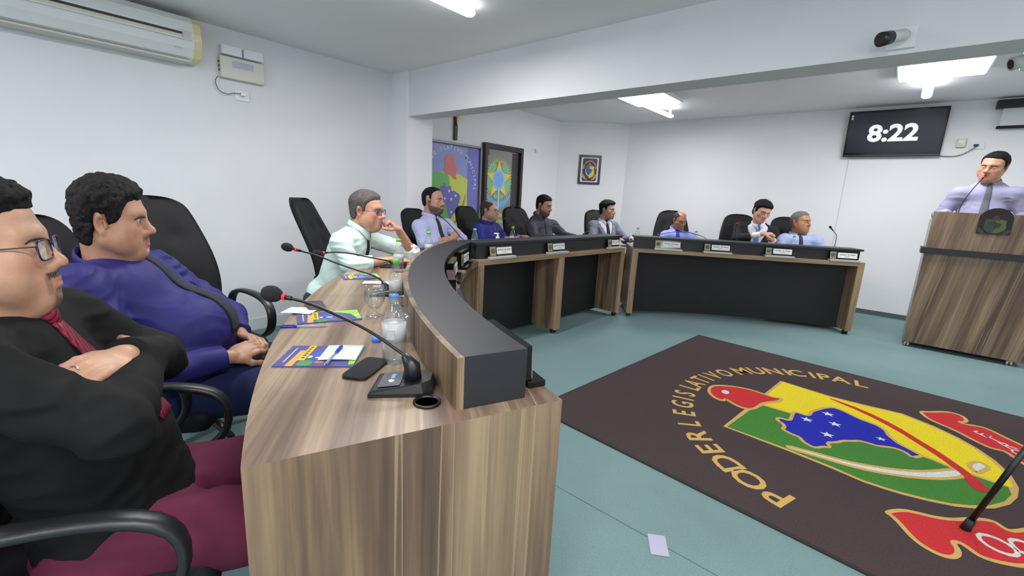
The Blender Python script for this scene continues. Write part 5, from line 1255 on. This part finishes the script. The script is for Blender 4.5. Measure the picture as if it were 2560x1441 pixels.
    if inner is None:
        sm, sv = G.mesh('shirt', max(h, .005)); so = link('shirt', sm, shirt, root)
    else:
        # jacket over a shirt: jacket is G with an opened front
        Jk = Field(); Jk.ops = list(G.ops); Jk.mod = G.mod
        apex = lerp(pel, N, .42)
        def vee(P):
            q = (P-apex)@Rs; hh = q[:, 2]
            wv = .012+.36*np.clip(hh, 0, .3)
            return np.maximum.reduce([(np.abs(q[:, 0])-wv)*.9, -(q[:, 1]-.02), -hh-.02])
        Jk.add('s', vee, apex+up*.15+fw*.1, .3, .006)
        Jk.rc(H((0, -.03, -.06)), N-up*.02, (neckr+.011)*hs, (neckr+.013)*hs, k=.004, kind='s')
        sm, sv = Jk.mesh('jacket', h); so = link('jacket', sm, shirt, root)
        G2 = Field()
        G2.el(lerp(pel, N, .70), (.150*b, .098*b, .19*L/.5), R=Rs, k=.04); G2.el(lerp(pel, N, .36), (.145*b, .10*b, .16*L/.5), R=Rs, k=.06)
        G2.rc(SR, SL, .044, .044, k=.05); G2.rc(N-up*.03, N+up*.02, .062, .06, k=.03)
        Gi = Field(); Gi.ops = list(G2.ops)
        for E_, W_, cf in ((ER, WR, cuff[0]), (EL, WL, cuff[1])): G2.rc(lerp(E_, W_, cf-.15), lerp(E_, W_, cf+.07), .036, .034, k=.01, flat=True)
        im, iv = G2.mesh('shirt', h); link('shirt', im, inner, root)
        for s_ in (-1, 1):
            path = [apex+up*t+xr*s_*(.03+.36*t+.014)+fw*.4 for t in np.linspace(.0, .2, 8)]
            v_, f_ = strip(G, path, [.03, .055, .06, .04], .006, -fw, lift=.003); MB().add(v_, f_).build('lapel', shirt, so, True)
        G = G2; Gt = Gi
    # ---------------- collar
    if collar:
        axn = nrm(H((0, -.03, -.07))-N); fr = nrm(fw-axn*np.dot(fw, axn)); xr2 = np.cross(fr, axn); nb = N+axn*(.030 if inner is None else .014); vs = []; fs = []; n = 25
        r0 = (collar_r or (neckr+.009))*hs+.006*fat
        for i in range(n):
            th = -math.pi+.10+(2*math.pi-.2)*i/(n-1); dr = -math.cos(th)*-1
            dx = math.sin(th); dy = -math.cos(th)
            f = abs(th)/math.pi; tip = sstep(.62, 1., f)
            e = xr2*dx+fr*dy
            hb = .030-.012*f
            prof = [(r0, -.012), (r0+.001, hb*.9), (r0+.006, hb+.004), (r0+.013+.004*tip, hb-.006), (r0+.017+.014*tip, -.004-.034*tip), (r0+.013+.012*tip, -.006-.034*tip), (r0+.006, hb-.012)]
            for (rr, hh) in prof: vs.append(nb+e*rr*(1-.06*abs(dx))+axn*hh+fr*(.012*tip*(hh < 0)))
        m_ = 7
        for i in range(n-1):
            for k in range(m_): fs.append((i*m_+k, (i+1)*m_+k, (i+1)*m_+(k+1) % m_, i*m_+(k+1) % m_))
        fs += [tuple(range(m_)), tuple(reversed([(n-1)*m_+k for k in range(m_)]))]
        MB().add(vs, fs).build('collar', inner or shirt, so, True)
    # ---------------- tie
    if tie is not None:
        top = N+up*tie_top+fw*.5; n = 22
        path = [top-up*t for t in np.linspace(.03, tielen, n)]
        v_, f_ = strip(Gt, path, tiew, .003, -fw, lift=.004); to = MB().add(v_, f_).build('tie', tie, root, True)
        kp = Gt.surf(top-up*.008, -fw); kp = kp if kp is not None else N+fw*.07
        K = Field().el(kp+fw*.008-up*.002, (.021, .013, .022), R=Rs).rc(kp+fw*.008, kp-up*.03+fw*.006, .015, .009, k=.01)
        km, _ = K.mesh('tie_knot', .004); link('tie_knot', km, tie, to)
    # ---------------- trousers and shoes
    if legs:
        T = Field(); T.el(pel-up*.02, (.175*b+.02*ft, .14+.02*ft, .10), R=Rs if standing else None, k=.05)
        for s_, K_, A_ in ((1, KR, AR), (-1, KL, AL)):
            T.rc(pel+xr*.095*s_-V3(0, 0, .02), K_, .092+.012*ft, .070, k=.05); T.rc(K_, A_+V3(0, 0, .0), .068, .050, k=.03, flat=True)
        if folds: T.mod = lambda P, d: d-.004*(1-2*np.abs(vnoise(P*13, 4)))
        tm, _ = T.mesh('trousers', max(h, .007)); link('trousers', tm, trous or mat('charcoal_trousers', (38, 40, 46), .8), root)
        for A_ in (AR, AL):
            Sh = Field().rc(A_+V3(0, -.04, -.045), A_+V3(0, .06, -.05), .038, .036, k=.02).rc(A_+V3(0, .06, -.05), A_+V3(0, .15, -.057), .038, .030, k=.02).rc(A_, A_+V3(0, -.02, -.04), .04, .036, k=.03)
            Sh.mod = lambda P, d, zz=A_[2]-.088: np.maximum(d, zz-P[:, 2])
            sh, _ = Sh.mesh('shoe', .009); link('shoe', sh, mat('black_leather_shoe', (22, 20, 20), .3), root)
    # ---------------- hair, brows, eyes
    Mh = to_m4(Rh@np.diag(D), Hc, hs)
    if hair is not None:
        hf = hair_field(w=hd.get('w', 1.), **hair); hm, _ = hf.mesh('hair', h*.8/hs); hm.transform(Mh); link('hair', hm, hairm, root)
    bm_ = mat('brow_%d_%d' % (brow[0], brow[1]), brow, .8)
    for s_ in (-1, 1):
        w_ = hd.get('w', 1.)
        hfld = head_field(fat=fat, fine=False, **hd); pts = []
        for x_, z_ in ((.011, .0150), (.021, .0162), (.032, .0163), (.042, .0150), (.051, .0108)):
            z_ = z_+browz
            p_ = hfld.surf((s_*x_*w_, .2, z_), (0, -1, 0), lift=.0005); pts.append(p_ if p_ is not None else (s_*x_*w_, .08, z_))
        mb = MB().tube([Vector(p_) for p_ in spline(pts, 3)], [.0008+browr*.0022*math.sin(math.pi*min(1, .15+.8*i/12)) for i in range(13)], 8, flat=.9)
        ob = mb.build('eyebrow', bm_, root, True); ob.data.transform(Mh)
        if eyes:
            eo = eye_mesh().build('eye', eye_mat() if h < .0055 else eye_mat('eye_dark', (44, 32, 26), .70), root, True); eo.matrix_local = Mh@Matrix.Translation((s_*.031*w_, .0765 if h < .0055 else .0758, -.001))
    # ---------------- glasses
    if glasses:
        gm = glasses['m']; hw, hh = glasses.get('hw', .0265), glasses.get('hh', .019); y0 = glasses.get('y', .104); zz = glasses.get('z', -.004); w_ = hd.get('w', 1.)
        go = None
        for s_ in (-1, 1):
            out = []
            for k in range(24):
                a = 2*math.pi*k/24; c, sn = math.cos(a), math.sin(a); sc = (abs(c)**4.5+abs(sn)**4.5)**(-1/4.5)
                xx = c*sc*hw; out.append(Vector((s_*.033*w_+xx, y0-.10*abs(xx+s_*.033*w_)**1.0*abs(xx+s_*.033*w_)/.06, zz+sn*sc*hh*(1 if sn < 0 else .95)+.0)))
            ob = MB().loop(out, .0016*glasses.get('t', 1.), .0014*glasses.get('t', 1.), (0, 1, 0), 6).build('rim', gm, root, True); ob.data.transform(Mh)
            cen = sum(out, Vector())/24; lv = [cen+Vector((0, .0008, 0))]+out
            lo = MB().add(lv, [(0, 1+(k+1) % 24, 1+k) for k in range(24)]).build('lens', glassy('spectacle_lens', (.93, .95, .98), 1.25), ob); lo.data.transform(Mh)
            hx = s_*(.033*w_+hw); hy = y0-.10*hx*hx/.06
            tp = [(hx, hy, zz+.008), (hx+s_*.006, hy-.006, zz+.009), (s_*.0775*w_, .03, zz+.010), (s_*.0795*w_, -.012, zz+.012), (s_*.0795*w_, -.03, zz-.008)]
            ob = MB().tube(tp, .0013*glasses.get('tt', 1.), 6).build('temple_arm', glasses.get('m2', gm), root, True); ob.data.transform(Mh)
        ob = MB().tube([(-.033*w_+hw, y0-.001, zz+.007), (0, y0+.003, zz+.010), (.033*w_-hw, y0-.001, zz+.007)], .0016*glasses.get('t', 1.), 6).build('bridge', gm, root, True); ob.data.transform(Mh)
    root['_H'] = 0; del root['_H']
    return root, G, H

# ------------------------------------------------------------------ the people in the room
def w2l(loc, rz, P):
    c, s = math.cos(rad(rz)), math.sin(rad(rz)); dx, dy = P[0]-loc[0], P[1]-loc[1]
    return (dx*c+dy*s, -dx*s+dy*c, P[2])
def cloth(n, c, rough=.8, noise=.05, ns=60., bump=.22, bs=32.): return mat('cloth_'+n, c, rough, spec=.25, noise=noise, nscale=ns, bump=bump, bscale=bs)
DK_TR = cloth('dark_trousers', (34, 36, 44)); TIE_BLK = cloth('black_tie', (30, 31, 36), .6)
def stripes(m, c2, scale=90., rot=40.):
    nt = m.node_tree; p = nt.nodes['Principled BSDF']; src = p.inputs['Base Color'].links[0].from_socket
    tc = nt.nodes.new('ShaderNodeTexCoord'); mp = nt.nodes.new('ShaderNodeMapping'); mp.inputs['Rotation'].default_value = (rad(20), rad(rot), 0); nt.links.new(tc.outputs['Object'], mp.inputs[0])
    w = nt.nodes.new('ShaderNodeTexWave'); w.inputs['Scale'].default_value = scale; nt.links.new(mp.outputs[0], w.inputs['Vector'])
    r = nt.nodes.new('ShaderNodeValToRGB'); r.color_ramp.elements[0].position = .55; r.color_ramp.elements[1].position = .7
    nt.links.new(w.outputs['Fac'], r.inputs[0]); x = nt.nodes.new('ShaderNodeMixRGB'); x.inputs[2].default_value = lin(c2); nt.links.new(r.outputs[0], x.inputs[0]); nt.links.new(src, x.inputs[1]); nt.links.new(x.outputs[0], p.inputs['Base Color'])
    return m
def rest(E_, W_, n=(0, 0, 1), curl=(15, 20, 12), **k): return dict(d=nrm(np.array(W_)-np.array(E_)), n=n, curl=curl, **k)
HB = hair_mat('hair_black', (10, 9, 9)); HD = hair_mat('hair_dark_brown', (13, 10, 10), .08); HG = hair_mat('hair_grey', (70, 66, 65), .22); HS = hair_mat('hair_salt', (42, 38, 38), .2); HLG = hair_mat('hair_light_grey', (98, 92, 88), .22)

# 1 -- man in black at the near end of the desk
LOC, RZ = (-1.213, .108), -24
J1 = dict(pel=(0, .0, .53), SR=(.195, -.125, .955), SL=(-.195, -.125, .935), ER=(.235, .085, .845), EL=(-.205, .045, .815), WR=(-.100, .045, .872), WL=(.050, .050, .908), KR=(.16, .47, .52), KL=(-.12, .47, .52), AR=(.17, .42, .09), AL=(-.12, .45, .09))
TIE1 = stripes(cloth('burgundy_tie', (132, 26, 56), .5), (70, 20, 34), 38.)
h1L = dict(d=(.93, -.33, .12), n=(.05, .45, .9), side=-1, curl=(22, 34, 22), thumb=(.5, .2), s=.96)
p1, G1, H1 = person('man in black shirt and burgundy tie with folded arms and glasses, nearest the camera', LOC, RZ, (w2l(LOC, RZ, (-1.284, -.020, 1.121)), 8, 5, 0, 1.06, .80), J1, skin_mat('skin_light_tan', (203, 156, 128), (38, 32, 30)), HB, cloth('black_shirt', (12, 12, 13), .8),
    h=.0038, hd=dict(w=1.0, nose=.95, jaw=.95, lip=1.05), browr=.55, browz=-.001, hair=dict(top=.016, side=.007, amp=.0035, freq=85., seed=3, quiff=.006), beard='goatee', fat=.25, build=1.05, tie=TIE1, tiew=(.034, .052, .066), tielen=.30, trous=cloth('maroon_trousers', (92, 32, 56)),
    glasses=dict(m=mat('navy_frame', (24, 28, 72), .25), m2=mat('thin_metal_arm', (74, 62, 58), .3, metal=.8), hw=.0265, hh=.0185, t=1.35), cuff=(.80, .92), hands=(dict(d=(-.75, -.5, -.1), n=(0, .8, .5), curl=(15, 20, 12)), h1L), folds=.012, fseed=3, lipc=.5)
d_ = nrm(h1L['d']); n_ = nrm(np.array(h1L['n'])-d_*np.dot(h1L['n'], d_)); w_ = np.cross(d_, n_)*-1; fp = np.array(J1['WL'])+d_*.0855*.96+w_*(-.009)*.96
fd = d_*math.cos(rad(22))-n_*math.sin(rad(22)); rc_ = fp+fd*.016
MB().loop([Vector(rc_+(w_*math.cos(a)+np.cross(fd, w_)*math.sin(a))*.0098) for a in np.linspace(0, 2*math.pi, 16, endpoint=False)], .0022, .0012, tuple(fd), 6).build('wedding_ring', mat('ring_silver', (200, 200, 204), .2, metal=1.), p1, True)

# 2 -- man in the navy shirt leaning back
LOC, RZ = (-1.94, .399), -30
J2 = dict(pel=(0, .02, .53), N=(.0, -.185, .965), SR=(.215, -.185, .925), SL=(-.205, -.135, .915), ER=(.285, -.035, .655), EL=(-.275, .09, .70), WR=(.135, .185, .652), WL=(-.055, .175, .675), KR=(.15, .47, .52), KL=(-.17, .47, .52))
p2, G2_, H2 = person('heavy-set man in navy blue shirt and dark grey tie leaning back, hands in his lap', LOC, RZ, (w2l(LOC, RZ, (-1.985, .255, 1.125)), 8, -1, 3, 1.10, .80), J2, skin_mat('skin_tan', (200, 150, 122), (120, 96, 90)), HD, cloth('navy_shirt', (42, 39, 104), .62),
    h=.0042, hd=dict(w=1.04, nose=1.02, jaw=1.05, lip=.68, lid=.0018), browz=-.003, browr=1.15, hair=dict(top=.020, side=.013, amp=.005, freq=62., seed=8, line=[(-.14, -.098), (-.05, -.09), (-.035, -.02), (-.03, .022), (.002, .026), (.006, -.014), (.030, -.014), (.042, .008), (.050, .034), (.064, .060), (.12, .068)]), beard='mous', fat=.9, build=1.13, tie=stripes(cloth('charcoal_tie', (50, 52, 56), .85, noise=.2, ns=260.), (56, 58, 62), 44.), tiew=(.030, .042, .064), tielen=.40, trous=cloth('dark_blue_trousers', (30, 36, 74)),
    cuff=(.93, .93), hands=(dict(d=(-.72, .62, .12), n=(.35, .35, .85), curl=(28, 38, 25), side=1), dict(d=(.62, .70, -.05), n=(-.3, .3, .9), curl=(25, 40, 25), side=-1)), folds=.014, fseed=11, brow=(28, 22, 22), neckr=.062, collar_r=.067, eyes=True)

# 3 -- man in mint shirt, hand at the chin
LOC, RZ = (-2.894, 1.447), -50
J3 = dict(pel=(0, -.0, .53), N=(0, .20, .975), SR=(.185, .17, .925), SL=(-.185, .20, .925), ER=(.225, .235, .79), EL=(-.21, .525, .825), WR=(.10, .47, .815), WL=(-.078, .462, 1.004), KR=(.14, .45, .52), KL=(-.14, .45, .52))
p3, G3, H3 = person('grey-haired man in mint green shirt and glasses leaning on the desk, hand at his chin', LOC, RZ, (w2l(LOC, RZ, (-2.69, 1.625, 1.125)), -8, -2, 2, 1.05), J3, skin_mat('skin_ruddy', (214, 160, 134), (110, 90, 84)), HG, cloth('mint_shirt', (206, 228, 222), .75, .02),
    h=.0052, hd=dict(w=1.02, jaw=1.03), hair=dict(top=.013, side=.009, amp=.002, freq=80., seed=4, front=.004), fat=.3, build=1.06, tie=TIE_BLK, tiew=(.03, .045, .06), tielen=.27, cuff=(.52, .22), glasses=dict(m=mat('dark_blue_frame', (36, 32, 84), .3), hw=.027, hh=.016, t=1.2),
    hands=(dict(d=(-.35, .93, .0), n=(.1, .1, 1), curl=(20, 30, 20), side=1), dict(d=(.42, -.55, .55), n=(-.2, .62, .75), curl=(68, 85, 60), side=-1, thumb=(.12, .9))), folds=.010, fseed=21, blush=.45, brow=(84, 74, 68))

# 4 -- man with folded arms in lavender
LOC, RZ = (-3.392, 2.816), -75
J4 = dict(KR=(.13, .36, .52), KL=(-.13, .36, .52), AR=(.13, .20, .09), AL=(-.13, .20, .09), ER=(.255, .02, .79), EL=(-.255, .125, .80), WR=(-.01, .155, .83), WL=(.0, .135, .81), SR=(.185, -.08, .94), SL=(-.185, -.02, .94))
person('bearded man in lavender shirt with folded arms beside the blue door print', LOC, RZ, (w2l(LOC, RZ, (-3.45, 2.80, 1.185)), 6, 3, 0, 1.04), J4, skin_mat('skin_olive', (196, 150, 128), (44, 36, 34)), HB, cloth('lavender_shirt', (172, 178, 214), .75, .02),
    h=.0060, hair=dict(top=.007, side=.006, amp=.0012, freq=90., seed=5, front=.020), beard='full', fat=.2, build=1.04, tie=TIE_BLK, tielen=.36, cuff=(.45, .92), hands=(dict(d=(-.8, .1, .55), n=(.2, .9, .4), curl=(20, 30, 20), side=1), rest(J4['EL'], J4['WL'], (0, .9, .3))), folds=.009, fseed=31)

# 5 -- balding man in royal blue
LOC, RZ = (-3.56, 3.775), -80
J5 = dict(KR=(.13, .36, .52), KL=(-.13, .36, .52), AR=(.13, .20, .09), AL=(-.13, .20, .09), ER=(.25, .03, .73), EL=(-.25, .05, .73), WR=(.14, .28, .80), WL=(-.14, .28, .80))
person('balding man in royal blue shirt with thin glasses before the dark glass door', LOC, RZ, (w2l(LOC, RZ, (-3.62, 3.765, 1.085)), 14, 2, 0, .99), J5, skin_mat('skin_pink', (208, 158, 136), (120, 112, 108)), HS, cloth('royal_blue_shirt', (38, 48, 130), .65, .03),
    h=.0062, hair=dict(top=.006, side=.007, amp=.0012, freq=90., seed=6, bald=1.0), beard='trim', fat=.35, build=1.05, tie=cloth('slate_tie', (58, 58, 78), .6), tielen=.36, glasses=dict(m=mat('thin_dark_frame', (70, 62, 78), .3, metal=.5), hw=.025, hh=.015, t=.8), folds=.010, fseed=41, brow=(70, 60, 56))

# 6 -- man in charcoal shirt
LOC, RZ = (-3.31, 4.42), -92
J6 = dict(KR=(.13, .36, .52), KL=(-.13, .36, .52), AR=(.13, .20, .09), AL=(-.13, .20, .09), ER=(.27, .10, .80), EL=(-.27, .14, .80), WR=(.17, .38, .81), WL=(-.15, .38, .81), SR=(.185, -.035, .925), SL=(-.185, .0, .925))
person('dark-bearded man in charcoal shirt and tie looking down before a tufted chair back', LOC, RZ, (w2l(LOC, RZ, (-3.32, 4.42, 1.172)), 8, -10, 0, 1.0), J6, skin_mat('skin_olive_b', (192, 146, 122), (52, 44, 42)), HD, cloth('charcoal_shirt', (66, 68, 80), .75, .05),
    h=.0062, hair=dict(top=.013, side=.005, amp=.0015, freq=90., seed=7), beard='full', fat=.2, build=1.10, tie=cloth('grey_tie', (54, 55, 62), .6), tielen=.36, folds=.010, fseed=51)

# 7 -- man in the grey suit
LOC, RZ = (-2.905, 5.319), -115
J7 = dict(KR=(.13, .36, .52), KL=(-.13, .36, .52), AR=(.13, .20, .09), AL=(-.13, .20, .09), ER=(.26, .05, .76), EL=(-.26, .05, .76), WR=(.15, .32, .80), WL=(-.15, .32, .80))
person('man in light grey suit, white shirt and dark tie at the bench corner', LOC, RZ, (w2l(LOC, RZ, (-2.955, 5.34, 1.145)), 28, 0, 0, 1.0), J7, skin_mat('skin_tan_b', (208, 162, 136), (110, 98, 92)), HD, cloth('grey_suit', (112, 116, 134), .8, .03),
    h=.0062, hair=dict(top=.020, side=.008, amp=.003, freq=60., seed=9, quiff=.010), beard='trim', build=1.0, tie=TIE_BLK, tielen=.34, inner=cloth('white_shirt', (226, 228, 236), .7, .02), folds=.006, fseed=61)

# 8 -- bald man in light blue
LOC, RZ = (-2.186, 5.931), -145
J8 = dict(KR=(.13, .36, .52), KL=(-.13, .36, .52), AR=(.13, .20, .09), AL=(-.13, .20, .09), ER=(.25, .06, .72), EL=(-.25, .06, .72), WR=(.13, .30, .80), WL=(-.13, .30, .80), SR=(.165, -.03, .85), SL=(-.165, -.03, .85))
person('balding man in light blue uniform shirt and blue tie looking down', LOC, RZ, (w2l(LOC, RZ, (-2.22, 5.98, 1.055)), 20, -14, 2, .98), J8, skin_mat('skin_brown', (184, 134, 106), (90, 74, 66)), HS, cloth('light_blue_uniform', (140, 154, 222), .75, .02),
    h=.0062, hd=dict(w=.96), hair=dict(top=.005, side=.006, amp=.0012, freq=90., seed=10, bald=1.08, front=.006), beard='none', build=.98, tie=cloth('royal_blue_tie', (44, 52, 196), .55), tielen=.3, folds=.007, fseed=71)

# 9 -- man in the black suit opening a bottle
LOC, RZ = (-1.345, 6.21), -150
J9 = dict(KR=(.13, .36, .52), KL=(-.13, .36, .52), AR=(.13, .20, .09), AL=(-.13, .20, .09), pel=(0, -.02, .53), N=(0, .07, 1.075), SR=(.18, .0, 1.025), SL=(-.19, .05, .995), ER=(.24, .115, .885), EL=(-.27, .15, .82), WR=(-.01, .285, .975), WL=(-.14, .24, .90))
person('man in black suit and light blue tie bowing over a bottle he opens', LOC, RZ, (w2l(LOC, RZ, (-1.275, 6.075, 1.232)), 12, -16, -8, 1.04), J9, skin_mat('skin_fair', (222, 172, 150), (120, 90, 80)), HD, cloth('black_suit', (40, 40, 46), .8, .04),
    h=.0062, hd=dict(w=1.02), hair=dict(top=.024, side=.013, amp=.0035, freq=60., seed=12, front=-.006), build=1.02, tie=cloth('sky_blue_tie', (92, 140, 220), .5), tielen=.34, inner=cloth('white_shirt', (226, 228, 236), .7, .02), cuff=(.82, .9), hands=(dict(d=(-.93, .25, .05), n=(.1, .3, .9), curl=(40, 60, 40), side=1), dict(d=(.3, .6, .3), n=(-.6, .6, .2), curl=(40, 60, 40), side=-1)), folds=.008, fseed=81)
bt = bottle(-1.115, 6.035, 'half-hidden clear bottle under the hands of the man in the black suit', h=.20, cap=None)

# 10 -- grey-haired man at the bench end
LOC, RZ = (-.836, 6.193), -147
J10 = dict(KR=(.13, .36, .52), KL=(-.13, .36, .52), AR=(.13, .20, .09), AL=(-.13, .20, .09), ER=(.27, .05, .75), EL=(-.27, .05, .75), WR=(.16, .30, .80), WL=(-.16, .30, .80), SR=(.172, -.035, .92), SL=(-.182, -.035, .92))
person('grey-haired man in pale blue shirt and dark tie looking right at the bench end', LOC, RZ, (w2l(LOC, RZ, (-.885, 6.26, 1.13)), 28, 6, 0, 1.06), J10, skin_mat('skin_bronze', (196, 140, 106), (110, 92, 84)), HLG, cloth('pale_blue_shirt', (162, 176, 216), .75, .02),
    h=.0062, hd=dict(w=1.03, jaw=1.0), hair=dict(top=.006, side=.006, amp=.0012, freq=90., seed=13, front=.002), fat=.25, build=1.08, tie=cloth('dark_navy_tie', (44, 50, 76), .6), tielen=.34, folds=.008, fseed=91, brow=(88, 74, 66))

# 11 -- the speaker at the lectern
LOC, RZ = (.565, 6.12), 180
J11 = dict(pel=(0, .02, 1.02), ER=(.275, -.02, 1.29), EL=(-.30, -.02, 1.29), WR=(.22, .10, 1.30), WL=(-.24, .10, 1.30), KR=(.11, .03, .53), KL=(-.11, .03, .53), AR=(.11, -.02, .09), AL=(-.11, -.02, .09), SR=(.178, .0, 1.495), SL=(-.20, .0, 1.505))
person('standing speaker in lilac shirt and grey tie behind the lectern', LOC, RZ, (w2l(LOC, RZ, (.572, 6.12, 1.755)), -24, -9, -8, 1.07), J11, skin_mat('skin_warm', (206, 154, 124), (80, 64, 58)), HB, cloth('lilac_shirt', (150, 150, 180), .75, .02),
    h=.0062, hd=dict(w=1.03, jaw=1.04), hair=dict(top=.012, side=.009, amp=.002, freq=80., seed=14, front=.006), fat=.1, build=1.08, tie=cloth('mid_grey_tie', (92, 94, 106), .6), tielen=.42, standing=True, folds=.009, fseed=101, group='people on their feet')

# ------------------------------------------------------------------ chairs under and beside them
place_chair(-1.25, .085, -24, 'black office chair of the man in black, its arm loop nearest the camera')
place_chair(-2.02, .34, -36, 'black office chair under the man in the navy shirt').scale = (1, 1, .955)
place_chair(-2.53, .56, -80, 'empty black office chair between the man in navy and the man in mint green')
place_chair(-3.03, 1.73, -42, 'black office chair pushed back behind the man in mint green')
place_chair(-3.45, 2.92, -75, 'black office chair behind the man in lavender with folded arms').scale = (1, 1, .925)
place_chair(-3.58, 3.75, -80, 'black office chair behind the man in royal blue').scale = (1, 1, .95)
place_chair(-3.37, 4.29, -98, 'black office chair showing a tufted back left of the man in charcoal').scale = (1, 1, .96)
place_chair(-2.90, 5.38, -115, 'black office chair behind the man in the light grey suit').scale = (1, 1, .96)
place_chair(-2.24, 5.90, -150, 'black office chair behind the balding man in light blue')
place_chair(-1.45, 6.18, -152, 'black office chair left of the man in the black suit')
place_chair(-.87, 6.24, -147, 'black office chair behind the grey-haired man at the bench end')
